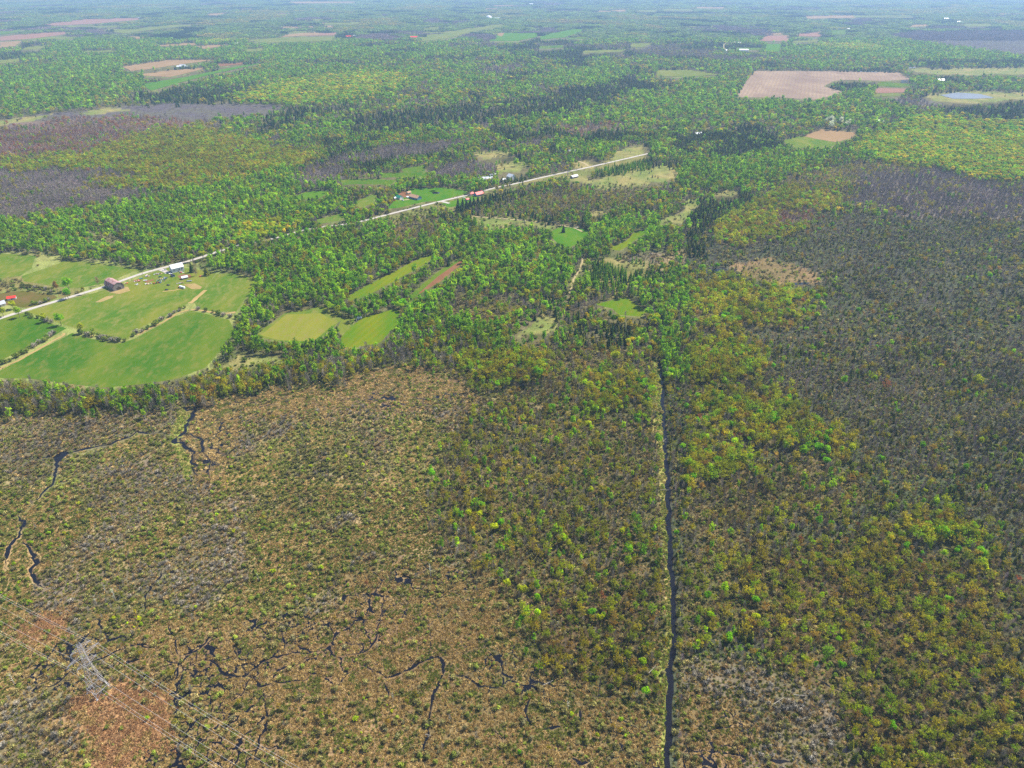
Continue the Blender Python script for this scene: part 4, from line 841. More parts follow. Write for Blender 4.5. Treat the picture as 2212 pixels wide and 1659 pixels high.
LM = [(150, 790, 'the left end of the largest field'), (420, 770, 'the lower right end of the largest field'), (400, 900, 'the top of the forked stream'), (640, 700, 'the dry square field'), (800, 710, 'the vivid green field'), (850, 600, 'the upper green strip field'), (960, 600, 'the brown strip field'), (600, 600, 'the right side of the farm pastures'),
      (1000, 720, 'the wood right of the vivid green field'), (1150, 560, 'the white arched shelter'), (1240, 610, 'the dirt track through the larches'), (1340, 610, 'the middle of the larch plantation'), (1275, 575, 'the upper left end of the larch plantation'), (1410, 600, 'the right end of the larch plantation'), (1330, 635, 'the lower edge of the larch plantation'), (1340, 660, 'the half-moon green clearing'), (1140, 710, 'the dry clearing above the marsh'), (900, 790, 'the wood above the marsh middle'), (1200, 830, 'the big fresh green tree'), (1380, 760, 'the head of the ditch'),
      (1220, 500, 'the round green clearing'), (1350, 515, 'the curved green strip clearing'), (700, 560, 'the wood below the gravel road'), (1040, 460, 'the spruce row'), (300, 530, 'the wood above the farm road'), (100, 530, 'the upper left pastures'), (1060, 1000, 'the wood left of the ditch'), (1200, 1060, 'the bare wood left of the ditch'), (700, 830, 'the wood edge above the tan marsh'), (1300, 950, 'the maples left of the ditch')]
def place(px, py):
    if px < 520 and py > 1240 and (px-200)**2+(py-1450)**2 < 330**2: return 'in the marsh around the steel pylon'
    if abs(px-1442) < 60: return ('on the lower bank' if py > 1350 else 'on the middle bank' if py > 1050 else 'on the upper bank')+' of the straight dark ditch'
    if px > 1442:
        if py < 700: return 'in the wood right of the larch plantation'
        if py < 900: return 'in the dark swamp at the right edge' if px > 1900 else 'in the golden maple swamp right of the ditch head'
        if py < 1150: return 'in the grey swamp below the large golden tree' if px > 1850 else 'in the maple swamp right of the middle ditch'
        if px > 1850 and py < 1400: return 'in the swamp around the largest right green tree'
        if py > 1400: return 'in the lower right corner swamp' if px > 1850 else 'in the swamp just right of the lower ditch'
        return 'in the swamp wood right of the ditch'
    if py > 1400: return 'in the bottom marsh nearer the ditch' if px > 1000 else 'in the bottom marsh nearer the pylon'
    if py > 1100: return 'in the marsh at the left edge' if px < 400 else 'in the middle of the broad marsh' if px < 950 else 'in the thin wood left of the ditch'
    return 'near '+min(LM, key=lambda l: ((l[0]-px)**2+(2.2*(l[1]-py))**2))[2]
FORM_CAP = {'broadleaf': 160, 'aspen': 140, 'budding': 260, 'bare': 260, 'spruce': 120, 'cedar': 180, 'larch': 120, 'shrub': 150, 'twigbush': 150}
STUFFTXT = {'broadleaf': ('broadleaf_wood', 'rounded green crowns of the broadleaf woods'), 'aspen': ('aspen_wood', 'slim fresh green aspens of the mid-distance woods'), 'budding': ('budding_wood', 'olive and orange budding trees of the swamp woods'),
  'bare': ('bare_wood', 'grey leafless trees of the swamp woods'), 'spruce': ('spruce_wood', 'dark spruces scattered through the woods'), 'cedar': ('cedar_wood', 'small olive cedars dotting the swamp'), 'larch': ('larch_wood', 'bright green larch plantation rows'),
  'shrub': ('leafy_scrub', 'pale green rounded scrub of the marsh'), 'twigbush': ('twiggy_scrub', 'brown leafless scrub of the marsh'), 'tussock': ('sedge_tussocks', 'tan and olive sedge tussocks of the open marsh'),
  'stand_leaf': ('far_green_woods', 'distant green woods fading into haze'), 'stand_con': ('far_conifer_woods', 'distant dark conifer woods'), 'stand_twig': ('far_bare_woods', 'distant grey leafless woods')}
def gn_group(col):
    ng = bpy.data.node_groups.new('scatter', 'GeometryNodeTree'); ng.interface.new_socket('Geometry', in_out='INPUT', socket_type='NodeSocketGeometry'); ng.interface.new_socket('Geometry', in_out='OUTPUT', socket_type='NodeSocketGeometry')
    N = ng.nodes; L = ng.links; i = N.new('NodeGroupInput'); o = N.new('NodeGroupOutput'); ip = N.new('GeometryNodeInstanceOnPoints'); ci = N.new('GeometryNodeCollectionInfo')
    ci.inputs['Collection'].default_value = col; ci.inputs['Separate Children'].default_value = True; ci.inputs['Reset Children'].default_value = True
    def na(nm, ty):
        q = N.new('GeometryNodeInputNamedAttribute'); q.data_type = ty; q.inputs['Name'].default_value = nm; return q.outputs['Attribute']
    er = N.new('FunctionNodeEulerToRotation'); L.new(na('rot', 'FLOAT_VECTOR'), er.inputs[0])
    L.new(i.outputs[0], ip.inputs['Points']); L.new(ci.outputs[0], ip.inputs['Instance']); ip.inputs['Pick Instance'].default_value = True
    L.new(na('idx', 'INT'), ip.inputs['Instance Index']); L.new(er.outputs[0], ip.inputs['Rotation']); L.new(na('scl', 'FLOAT_VECTOR'), ip.inputs['Scale']); L.new(ip.outputs[0], o.inputs[0])
    return ng
def scatter(form, X, Y, sc, sxy, tint):
    n = len(X); nm, lab = STUFFTXT[form]
    col = bpy.data.collections.new(nm+'_forms')
    for j, (cm, tm, jm) in enumerate(FORM[form]): col.objects.link(bpy.data.objects.new('%s_form_%02d' % (nm, j), jm))
    me = bpy.data.meshes.new(nm); me.vertices.add(n); co = np.zeros((n, 3), np.float32); co[:, 0] = X; co[:, 1] = Y; me.vertices.foreach_set('co', co.ravel())
    rng = np.random.default_rng(n)
    def at(nm_, ty, arr, key):
        a_ = me.attributes.new(nm_, ty, 'POINT'); a_.data.foreach_set(key, np.ascontiguousarray(arr).ravel())
    rot = np.zeros((n, 3), np.float32); rot[:, 2] = rng.uniform(0, 6.283, n); rot[:, 0] = rng.normal(0, .04, n); rot[:, 1] = rng.normal(0, .04, n)
    at('rot', 'FLOAT_VECTOR', rot, 'vector'); at('scl', 'FLOAT_VECTOR', np.stack([sxy, sxy, sc], 1).astype(np.float32), 'vector'); at('idx', 'INT', rng.integers(0, len(FORM[form]), n).astype(np.int32), 'value')
    at('tint', 'FLOAT_COLOR', np.concatenate([tint, np.ones((n, 1))], 1).astype(np.float32), 'color')
    o = obj(nm, me); md = o.modifiers.new('scatter', 'NODES'); md.node_group = gn_group(col); tag(o, lab, 'vegetation', kind='stuff')
TOTAL = 0
HN = {'broadleaf': 12, 'aspen': 12, 'budding': 12, 'bare': 11, 'spruce': 13, 'cedar': 9, 'larch': 13, 'shrub': 2.7, 'twigbush': 2.4, 'tussock': 1}
for form, parts in ACC.items():
    X = np.concatenate([p[0] for p in parts]); Y = np.concatenate([p[1] for p in parts]); sc = np.concatenate([p[2] for p in parts]); sxy = np.concatenate([p[3] for p in parts]); tint = np.concatenate([p[4] for p in parts])
    keep = np.ones(len(X), bool); cap = FORM_CAP.get(form, 0)
    if cap:
        px, py, dep = proj(X, Y); ok = (px > 15) & (px < 2197) & (py < 1640) & (py > 100)
        size = np.where(ok, sc*HN[form]/dep, 0); idx = np.argsort(-size)[:cap]; keep[idx] = False
        rng = np.random.default_rng(5)
        for i in idx:
            hu = {'bare': '', 'twigbush': '', 'spruce': '', 'cedar': ''}.get(form, hue(tint[i])+' ')
            wh = place(px[i], py[i]); lab = '%s%s %s' % (hu, LOOK[form], wh)
            plant(form, int(rng.integers(0, 9)), NAMES[form], lab, 'shrub' if form in ('shrub', 'twigbush') else ('conifer' if form in ('spruce', 'cedar', 'larch') else 'tree'), lab.replace('shrub', 'shrubs').replace('tree', 'trees'), float(X[i]), float(Y[i]), float(sc[i]), float(sxy[i]), float(rng.uniform(0, 6.28)), tint[i], parts=form not in ('shrub', 'twigbush'))
    TOTAL += keep.sum()
    scatter(form, X[keep], Y[keep], sc[keep], sxy[keep], tint[keep])
print('INSTANCES', TOTAL, {k: sum(len(p[0]) for p in v) for k, v in ACC.items()})
#@@OBJECTS
# ------------------------------------------------------------------ buildings
M_WHITE = plain('white_paint', (200, 200, 198), 0.6, noise=0.05); M_WROOF = plain('white_metal_roof', (206, 206, 210), 0.4, noise=0.04); M_GREYW = plain('grey_boards', (122, 116, 110), 0.9, noise=0.25, nscale=0.8)
M_RUST = plain('rusty_metal_roof', (126, 66, 58), 0.7, col2=(176, 150, 146), nscale=0.35); M_BROWNR = plain('brown_shingle', (176, 138, 108), 0.85, noise=0.12); M_GREENR = plain('green_metal_roof', (36, 128, 104), 0.5, noise=0.08)
M_REDR = plain('red_metal_roof', (214, 58, 46), 0.5, noise=0.08); M_DARKR = plain('dark_shingle', (58, 58, 64), 0.85, noise=0.15); M_GREYR = plain('grey_metal_roof', (168, 170, 176), 0.45, noise=0.08); M_BLUE = plain('blue_siding', (92, 128, 150), 0.7, noise=0.08)
M_CREAM = plain('cream_siding', (206, 196, 176), 0.7, noise=0.06); M_REDW = plain('red_boards', (150, 52, 44), 0.8, noise=0.15); M_GLASS = plain('window_glass', (40, 48, 58), 0.15, noise=0.05, spec=0.6); M_DOOR = plain('door_paint', (70, 62, 56), 0.7, noise=0.1)
M_TYRE = plain('tyre_rubber', (30, 30, 30), 0.9, noise=0.1); M_STEEL = plain('galvanised_steel', (160, 156, 156), 0.5, metal=0.35, noise=0.1, nscale=0.4); M_WIRE = plain('aluminium_wire', (206, 202, 198), 0.5, metal=0.0, noise=0.05)
M_POLE = plain('weathered_pole', (112, 98, 84), 0.9, noise=0.2); M_INS = plain('insulator_glass', (150, 158, 160), 0.3, noise=0.1)
PAINT = {k: plain(k+'_paint', c, 0.35, noise=0.04, spec=0.5) for k, c in {'white': (230,230,230), 'silver': (170,174,180), 'black': (36,38,42), 'red': (184,44,36), 'orange': (226,110,40), 'blue': (60,88,130), 'green': (52,104,72), 'rusty': (140,82,58), 'tan': (196,170,128), 'teal': (60,140,136), 'yellow': (226,180,60)}.items()}
def yaw(p, q):
    a_ = G(*p); b_ = G(*q); return math.atan2(b_.y-a_.y, b_.x-a_.x)
ROADYAW = yaw(dsp(2, (300, 1390)), dsp(2, (880, 1250)))
def building(name, label, cat, p, L, Wd, hw, hr, rz, wall, roof, nw=2, gambrel=False, chimney=False, group=None, arch=False):
    loc = G(*p); r = empty(name, loc, rz); tag(r, label, cat, group)
    hl, hd = L/2, Wd/2; ov = 0.5
    if arch:
        k = 10; prof = [(-hd*math.cos(math.pi*i/k), hw*math.sin(math.pi*i/k)**0.8) for i in range(k+1)]
        inner = [(y*0.96, z*0.97) for y, z in prof]
        mb = MB(); n = len(prof)
        mb.add([(x, y, z) for x in (-hl, hl) for y, z in prof]+[(x, y, z) for x in (-hl, hl) for y, z in inner],
               [(i, i+1, n+i+1, n+i) for i in range(n-1)]+[(2*n+i, 3*n+i, 3*n+i+1, 2*n+i+1) for i in range(n-1)]+[(i, 2*n+i, 2*n+i+1, i+1) for i in range(n-1)]+[(n+i, n+i+1, 3*n+i+1, 3*n+i) for i in range(n-1)])
        mb.build('roof', roof, r)
        MB().add([(hl-0.4, y*0.95, z*0.96) for y, z in prof], [tuple(range(n))]).build('end_wall', wall, r)
        MB().box(-hl+0.2, -hl+0.6, -hd*0.45, hd*0.45, 0, hw*0.6).build('door', M_DOOR, r); return r
    if gambrel: rp = [(-hd, hw), (-hd*0.62, hw+hr*0.68), (0, hw+hr), (hd*0.62, hw+hr*0.68), (hd, hw)]
    else: rp = [(-hd, hw), (0, hw+hr), (hd, hw)]
    MB().prism([(-hd, 0)]+rp+[(hd, 0)], -hl, hl).build('wall', wall, r)
    mb = MB(); t_ = 0.22; up = [(y*1.0+(-ov if y < 0 else ov if y > 0 else 0), z+t_-(0.35 if abs(y) == hd else 0)) for y, z in rp]; lo = [(y, z-0.18) for y, z in up]
    n = len(up); x0, x1 = -hl-ov, hl+ov
    mb.add([(x, y, z) for x in (x0, x1) for y, z in up+lo], [(i, i+1, 2*n+i+1, 2*n+i) for i in range(n-1)]+[(n+i, 3*n+i, 3*n+i+1, n+i+1) for i in range(n-1)]+[(i, n+i, n+i+1, i+1) for i in range(n-1)]+[(2*n+i, 2*n+i+1, 3*n+i+1, 3*n+i) for i in range(n-1)]+[(0, 2*n, 3*n, n), (n-1, 2*n-1, 4*n-1, 3*n-1)])
    rf = mb.build('roof', roof, r)
    if chimney: MB().box(hl*0.4, hl*0.4+0.9, -0.45, 0.45, hw+hr*0.5, hw+hr+1.0).build('chimney', M_REDW, rf)
    dh = min(2.1, hw*0.8)
    MB().box(-0.5, 0.5, -hd-0.06, -hd+0.02, 0, dh).build('door', M_DOOR, r) if nw else MB().box(hl-0.02, hl+0.07, -hd*0.4, hd*0.4, 0, hw*0.85).build('door', M_DOOR, r)
    for i in range(nw):
        x = -hl+L*(i+0.5)/nw
        if abs(x) < 0.9: x += 1.6
        for sd in (-1, 1):
            y = sd*hd; MB().box(x-0.6, x+0.6, min(y-0.02*sd, y+0.07*sd), max(y-0.02*sd, y+0.07*sd), hw*0.38, hw*0.82).build('window', M_GLASS, r)
    MB().box(hl-0.02, hl+0.07, -0.6, 0.6, hw*0.9, hw*0.9+1.0).build('window', M_GLASS, r)
    return r
b1 = yaw((232, 617), (254, 628.5))
building('barn', 'old grey board barn with rusty red metal gambrel roof beside the road', 'barn', (248, 621), 27, 15, 4.5, 6.5, b1, M_GREYW, M_RUST, 0, True)
building('farmhouse', 'tall white house with white metal roof above the cluttered farm yard', 'house', (383, 585), 17, 11, 6.5, 4.5, yaw((379.7, 589), (393.3, 585.8)), M_WHITE, M_WROOF, 3, chimney=False)
building('shed', 'small shed with white metal roof on bare soil right of the farm yard', 'shed', (399, 602), 8, 5, 2.6, 1.6, yaw((392, 603), (405, 600)), M_GREYW, M_WROOF, 1)
building('shed', 'dark blue-grey garden shed in the middle of the farm yard', 'shed', (374, 597), 5.5, 3.6, 2.2, 1.2, b1, M_BLUE, M_DARKR, 1)
building('shed', 'low shed with red roof and white wall at far left', 'shed', (26, 646), 10, 6, 2.6, 1.8, ROADYAW-0.3, M_WHITE, M_REDR, 1)
building('house', 'grey roofed house cut off by the left edge', 'house', (0, 661), 13, 9, 3.4, 3.2, ROADYAW, M_CREAM, M_GREYR, 2, chimney=True)
building('house', 'house with green metal roof left of the brown roofed house', 'house', (862, 429), 15, 10, 3.6, 3.4, yaw((852, 426), (868, 430)), M_WHITE, M_GREENR, 2)
building('shed', 'white roofed annex in front of the green roofed house', 'shed', (853, 430), 7, 5, 2.6, 1.4, ROADYAW, M_WHITE, M_WROOF, 1)
building('house', 'long brown roofed house with blue-grey walls behind roadside trees', 'house', (897, 429), 24, 12, 4.0, 3.6, yaw((884, 424), (908, 430)), M_BLUE, M_BROWNR, 3, chimney=True)
building('shed', 'small brown roofed shed on bare earth behind the green roof', 'shed', (883, 418.5), 8, 6, 3, 2, ROADYAW, M_CREAM, M_BROWNR, 1)
building('house', 'house with bright red metal roof beside the dark spruce row', 'house', (1034, 422), 18, 11, 3.6, 3.8, ROADYAW, M_BLUE, M_REDR, 2, chimney=True)
building('shed', 'small red roofed shed half hidden left of the spruce row', 'shed', (1009, 433), 7, 5, 2.6, 1.8, ROADYAW, M_CREAM, M_REDR, 1)
building('garage', 'red roofed garage close behind the red roofed house', 'garage', (1018, 421), 9, 7, 3, 2.2, ROADYAW, M_CREAM, M_REDR, 1)
building('barn', 'long white roofed barn above the roadside maples', 'barn', (1049, 391), 30, 12, 5, 4, 0.15, M_WHITE, M_WROOF, 0)
building('shed', 'small white roofed dark walled shed behind the long white barn', 'shed', (1065.5, 382), 15, 10, 4, 2.5, 0.3, M_GREYW, M_WROOF, 0)
building('house', 'tall white house by the road with steep white roof', 'house', (1104, 388), 15, 12, 7, 5, ROADYAW+1.57, M_WHITE, M_WROOF, 2)
building('garage', 'low white garage left of the tall white roadside house', 'garage', (1087, 391), 11, 7, 3, 2, ROADYAW, M_WHITE, M_WROOF, 1)
building('house', 'white house in a clearing above the straight road', 'house', (1238, 332), 22, 14, 5, 4.5, 0.1, M_WHITE, M_WROOF, 3, chimney=True)
building('house', 'long low house with dark roof at the road end', 'house', (1411, 313), 40, 14, 4.5, 3.5, -0.25, M_GREYW, M_DARKR, 4)
building('shed', 'white roofed shed alone on grass below the straight road', 'shed', (1240, 384), 17, 8, 3.6, 2.4, ROADYAW, M_GREYW, M_WROOF, 0)
building('quonset_shed', 'white arched shelter with dark open end among trees', 'shed', (1149, 549), 13, 11, 6.0, 0, yaw((1143, 551), (1154, 545)), M_GREYW, M_WROOF, arch=True)
building('shed', 'tiny white roofed shed at the upper corner of the vivid green field', 'shed', (776.6, 689), 5, 3.5, 2.2, 1.2, 0.2, M_WHITE, M_WROOF, 1)
for i, (p, L, Wd, hw, hr, rz, wl, rf, lab, nm) in enumerate([
    ((505, 98), 55, 22, 9, 6, 0.1, M_WHITE, M_WROOF, 'far white barn at the right end of a pale tan field', 'barn'), ((387, 146), 20, 13, 5, 4, 0.4, M_WHITE, M_WROOF, 'left white farm building amid the tan fields at upper left', 'farm_building'),
    ((395, 144), 26, 14, 6, 4, 0.1, M_WHITE, M_GREYR, 'middle grey roofed barn amid the tan fields at upper left', 'barn'), ((403, 146), 16, 10, 5, 3, 0.2, M_WHITE, M_WROOF, 'right white shed amid the tan fields at upper left', 'shed'),
    ((50, 164), 24, 14, 5, 5, 0.3, M_WHITE, M_REDR, 'far house with red roof and white wall at the left', 'house'), ((100, 158), 34, 16, 6, 5, 0.0, M_CREAM, M_GREENR, 'far green roofed building near the left', 'farm_building'),
    ((113, 157), 26, 14, 6, 4, 0.1, M_REDW, M_REDR, 'far red building right of the green roofed one', 'farm_building'), ((302, 40), 50, 30, 12, 8, 0, M_WHITE, M_WROOF, 'very far white farm building right of the pink field', 'farm_building'),
    ((186, 37), 50, 30, 12, 8, 0, M_WHITE, M_WROOF, 'very far white farm building left of the pink field', 'farm_building'), ((755, 82), 45, 22, 9, 6, 0.1, M_WHITE, M_REDR, 'far white barn with red roof at upper middle', 'barn'),
    ((765, 81), 30, 20, 9, 6, 0.2, M_WHITE, M_WROOF, 'far white shed beside the red roofed barn at upper middle', 'shed'), ((894, 84), 48, 24, 10, 7, 0.1, M_REDW, M_REDR, 'far red barn left of pale green fields', 'barn'),
    ((1074, 41.5), 80, 30, 14, 9, 0, M_WHITE, M_WROOF, 'very far long white barn right of the white dome', 'barn'), ((1148, 11), 90, 50, 24, 12, 0, M_WHITE, M_WROOF, 'faint white building near the top middle', 'building'),
    ((1591, 96.5), 50, 22, 9, 6, 0.1, M_REDW, M_GREYR, 'far red walled barn below the pink strip fields', 'barn'), ((1606, 111), 52, 20, 8, 5, 0.0, M_WHITE, M_WROOF, 'far long white roofed barn left of the small green field', 'barn'),
    ((1571, 111.5), 24, 14, 7, 4, 0.3, M_WHITE, M_WROOF, 'far small white building left of the long white barn', 'farm_building'), ((1822, 64), 40, 20, 10, 6, 0.2, M_REDW, M_REDR, 'far red barn in the hamlet at upper right', 'barn'),
    ((1832, 64), 40, 20, 10, 6, 0.1, M_CREAM, M_GREYR, 'far grey roofed house in the hamlet at upper right', 'house'), ((1841, 63), 36, 20, 10, 6, 0.3, M_WHITE, M_BROWNR, 'far brown roofed house in the hamlet at upper right', 'house'),
    ((2043, 43.5), 80, 40, 18, 12, 0.2, M_WHITE, M_WROOF, 'bright white far barn near the top right', 'barn'), ((2071, 49.5), 70, 36, 14, 9, 0.1, M_WHITE, M_WROOF, 'white far shed right of the bright white barn', 'shed'),
    ((1953, 178.5), 22, 14, 6, 5, 0.2, M_WHITE, M_DARKR, 'white house with dark roof at the right end of the stubble field', 'house'), ((2029, 177), 34, 18, 7, 5, 0.1, M_WHITE, M_WROOF, 'white shed among trees above the lake', 'shed'),
    ((1991, 198), 18, 12, 4, 4, 0.2, M_REDW, M_BROWNR, 'small red house left of the lake', 'house'), ((1880, 267), 26, 10, 4, 3, 0.1, M_CREAM, M_GREYR, 'long grey roof half hidden in the wood above the pale poplars', 'shed'),
    ((1900, 264), 18, 9, 4, 3, 0.2, M_CREAM, M_WROOF, 'short pale roof right of the long grey roof in the wood', 'shed'), ((1695, 291), 15, 10, 4, 4, 0.3, M_CREAM, M_BROWNR, 'brown roofed house among trees left of the two small fields', 'house'),
    ((1508, 292), 18, 12, 4, 4, 0.2, M_GREYW, M_GREYR, 'grey house among trees above the pine plantation', 'house'), ((1736, 56), 40, 20, 9, 5, 0, M_WHITE, M_WROOF, 'far white speck of a barn above the pink strips', 'barn'),
    ((2150, 172), 24, 14, 6, 4, 0.3, M_BLUE, M_GREYR, 'blue-grey house in the trees near the right edge', 'house')]):
    if p[1] < 70: L, Wd, hw, hr = L*.62, Wd*.62, hw*.62, hr*.62
    building(nm, lab, {'farm_building': 'building'}.get(nm, nm), p, L, Wd, hw, hr, rz, wl, rf, 2)
dm = empty('storage_dome', G(1056, 40.5)); tag(dm, 'very far round white storage dome at upper middle', 'dome')
k = 16; V = []; Fc = []
for j in range(6):
    for i in range(k): V.append((34*math.cos(j*math.pi/11)*math.cos(2*math.pi*i/k), 34*math.cos(j*math.pi/11)*math.sin(2*math.pi*i/k), 30*math.sin(j*math.pi/11)))
for j in range(5):
    for i in range(k): Fc.append((j*k+i, j*k+(i+1) % k, (j+1)*k+(i+1) % k, (j+1)*k+i))
Fc.append(tuple(range(5*k, 6*k))); obj('dome_shell', mesh_from('dome_shell', V, Fc, [M_WROOF]), dm); MB().box(-4, 4, -35.5, -33, 0, 8).build('door', M_DOOR, dm)

# ------------------------------------------------------------------ vehicles and yard things
def wheels(r, xs, y, rad, w):
    for x in xs:
        for sd in (-1, 1):
            mb = MB(); n = 10; V = [(x+rad*math.cos(2*math.pi*i/n), sd*y+yy_, rad+rad*math.sin(2*math.pi*i/n)) for yy_ in (-w/2, w/2) for i in range(n)]
            mb.add(V, [(i, (i+1) % n, n+(i+1) % n, n+i) for i in range(n)]+[tuple(range(n)), tuple(range(n, 2*n))]); mb.build('wheel', M_TYRE, r)
def car(label, p, rz, paint, group=None, L=4.6, name='parked_car', cat='car'):
    r = empty(name, G(*p)+Vector((0, 0, 0.12)), rz); tag(r, label, cat, group); h = L/2
    MB().prism([(-h, 0.35), (-h, 0.85), (-h*0.95, 0.95), (h*0.5, 0.98), (h*0.97, 0.8), (h, 0.55), (h, 0.35)], -0.9, 0.9).build('body', PAINT[paint], r).rotation_euler = (0, 0, -math.pi/2)
    MB().prism([(-h*0.85, 0.95), (-h*0.62, 1.5), (h*0.1, 1.52), (h*0.45, 0.97)], -0.78, 0.78).build('cabin', M_GLASS, r).rotation_euler = (0, 0, -math.pi/2)
    MB().box(-h*0.6, h*0.08, -0.74, 0.74, 1.5, 1.56).build('cabin_roof', PAINT[paint], r)
    wheels(r, (-h*0.6, h*0.6), 0.82, 0.34, 0.24); return r
car('white car at the left of the pair parked by the white farmhouse', (353.4, 584.6), ROADYAW+0.9, 'white'); car('silver car at the right of the pair parked by the white farmhouse', (357.6, 583.2), ROADYAW+0.9, 'silver')
car('dark car alone on the grass below the farm yard', (360, 626.8), 0.1, 'black'); car('white car on the drive below the green roofed house', (870, 433), -0.5, 'white'); car('silver car at the left of the green roofed house', (848, 432.5), 0.3, 'silver')
car('red car beside the silver one near the green roofed house', (852, 434), 0.2, 'red'); car('white van on the drive left of the red roofed house', (1003, 428), ROADYAW, 'white', L=6.2, name='parked_van', cat='van'); car('green car beside the road above the junk piles', (346, 598.5), ROADYAW, 'green')
car('dark blue car in the row of junk below the garden shed', (345.5, 611), -0.6, 'blue'); car('black car at the lower end of the junk row', (363.5, 616.5), -0.3, 'black'); car('white pickup beside the junk at the farmhouse drive', (366, 589.6), 0.2, 'white', L=5.4, name='parked_pickup', cat='pickup')
bus = empty('bus', G(393.3, 622.5)+Vector((0, 0, 0.12)), yaw((388, 620.8), (398.5, 623.2))); tag(bus, 'white bus with orange nose parked on the grass by a dry patch', 'bus')
MB().prism([(-1.25, 0.5), (-1.25, 2.7), (-1.0, 3.05), (1.0, 3.05), (1.25, 2.7), (1.25, 0.5)], -4.2, 5.2).build('body', PAINT['white'], bus); MB().box(-6.0, -4.15, -1.1, 1.1, 0.5, 1.7).build('hood', PAINT['orange'], bus)
for i in range(7):
    for sd in (-1, 1): MB().box(-3.6+i*1.2, -2.7+i*1.2, sd*1.26-0.03, sd*1.26+0.03, 1.7, 2.5).build('window', M_GLASS, bus)
wheels(bus, (-5.0, 3.2), 1.1, 0.5, 0.3)
def tractor(label, p, rz, paint):
    r = empty('tractor', G(*p)+Vector((0, 0, 0.12)), rz); tag(r, label, 'tractor'); MB().box(-0.2, 2.0, -0.45, 0.45, 0.8, 1.6).build('hood', PAINT[paint], r); MB().box(-1.2, -0.2, -0.6, 0.6, 0.9, 1.3).build('seat_platform', PAINT[paint], r)
    MB().box(-1.2, -0.1, -0.7, 0.7, 2.5, 2.62).box(-1.15, -1.05, -0.65, -0.55, 1.3, 2.5).box(-1.15, -1.05, 0.55, 0.65, 1.3, 2.5).build('canopy', PAINT['black'], r); wheels(r, (-0.9,), 0.85, 0.8, 0.4); wheels(r, (1.6,), 0.7, 0.42, 0.25)
tractor('red tractor at the right end of the lower junk row', (340.5, 612), 0.4, 'red'); tractor('yellow and red tractor left of the other red tractor', (333.5, 613.2), 2.4, 'orange')
def trailer(label, p, rz, L, paint):
    r = empty('trailer', G(*p)+Vector((0, 0, 0.12)), rz); tag(r, label, 'trailer'); mb = MB().box(-L/2, L/2, -1.1, 1.1, 0.7, 0.9)
    mb.box(-L/2, L/2, -1.1, -1.02, 0.9, 1.3).box(-L/2, L/2, 1.02, 1.1, 0.9, 1.3); mb.build('deck', PAINT[paint], r); MB().bar((L/2, 0, 0.8), (L/2+1.4, 0, 0.5), 0.15).build('drawbar', M_STEEL, r); wheels(r, (-0.6, 0.5), 1.0, 0.36, 0.22)
trailer('flat silver trailer on the grass right of the white roofed shed', (409, 608), 0.25, 7, 'silver'); trailer('pale wagon left of the trailer near the yard edge', (393, 611.5), 0.4, 5, 'tan')
def boat(label, p, rz, paint, L=5.5):
    r = empty('boat', G(*p)+Vector((0, 0, 0.12)), rz); tag(r, label, 'boat'); pr = [(-1, .9), (-.4, 1.0), (.4, .85), (1, 0)]
    V = [(x*L/2, w_, 1.0) for x, w_ in pr]+[(x*L/2, -w_, 1.0) for x, w_ in pr[::-1]]+[(x*L/2*.9, w_*.5, .25) for x, w_ in pr]+[(x*L/2*.9, -w_*.5, .25) for x, w_ in pr[::-1]]
    n = 8; MB().add(V, [tuple(range(n)), tuple(range(2*n-1, n-1, -1))]+[(i, n+i, n+(i+1) % n, (i+1) % n) for i in range(n)]).build('hull', PAINT[paint], r); MB().box(-0.6, 0.5, -0.5, 0.5, 1.003, 1.4).build('console', PAINT['silver'], r)
boat('white boat on the grass above the brown garden strip', (314.5, 606.5), 0.3, 'white'); boat('green upturned boat near the road in the junk yard', (305.5, 602.5), 0.4, 'teal'); boat('white boat below the farmhouse drive', (369.3, 592.5), -0.2, 'white', 6.5)
def pile(label, p, cols, n, sp, h=1.2, cat='scrap pile'):
    r = empty('scrap_pile', G(*p)+Vector((0, 0, 0.12))); tag(r, label, cat); rg = random.Random(label)
    for i in range(n):
        L = rg.uniform(0.8, 2.8); w_ = rg.uniform(0.4, 1.3); t_ = rg.uniform(0.15, h); o = MB().box(-L/2, L/2, -w_/2, w_/2, 0, t_).build(rg.choice(['board', 'crate', 'sheet']), PAINT[rg.choice(cols)], r)
        o.location = (rg.uniform(-sp, sp), rg.uniform(-sp*.7, sp*.7), 0.002*i); o.rotation_euler = (0, rg.uniform(-.12, .12), rg.uniform(0, 3))
pile('red and white scrap heap right of the grey barn', (297, 607), ['red', 'white', 'rusty', 'tan'], 26, 5); pile('heap of tan boards and crates along the road edge', (318, 596.5), ['tan', 'silver', 'blue', 'rusty', 'white'], 18, 4.5)
pile('brown scrap heap in the middle of the upper junk row', (341, 592.5), ['rusty', 'tan', 'blue', 'silver'], 18, 4.5); pile('pale pallet pile left of the tractors', (321, 613.5), ['tan', 'white', 'rusty'], 14, 3.5); pile('small pallet stack below the scrap heap', (294.5, 615), ['tan', 'silver'], 8, 2.5)
pile('mixed scrap row sloping down right of the tractors', (351, 605.5), ['blue', 'silver', 'green', 'tan', 'black'], 22, 6.5); pile('stuff piled against the wall of the white farmhouse', (393, 588.5), ['red', 'white', 'blue', 'tan'], 14, 3.5); pile('white boxes near the bus', (386, 612.5), ['white', 'silver', 'tan'], 8, 2.5)
pile('red and blue scrap left of the white boat by the farmhouse', (362, 590), ['red', 'tan', 'blue', 'white'], 12, 3); pile('dark scrap and pipes at the foot of the garden shed', (358, 601), ['black', 'blue', 'silver'], 12, 3.5)
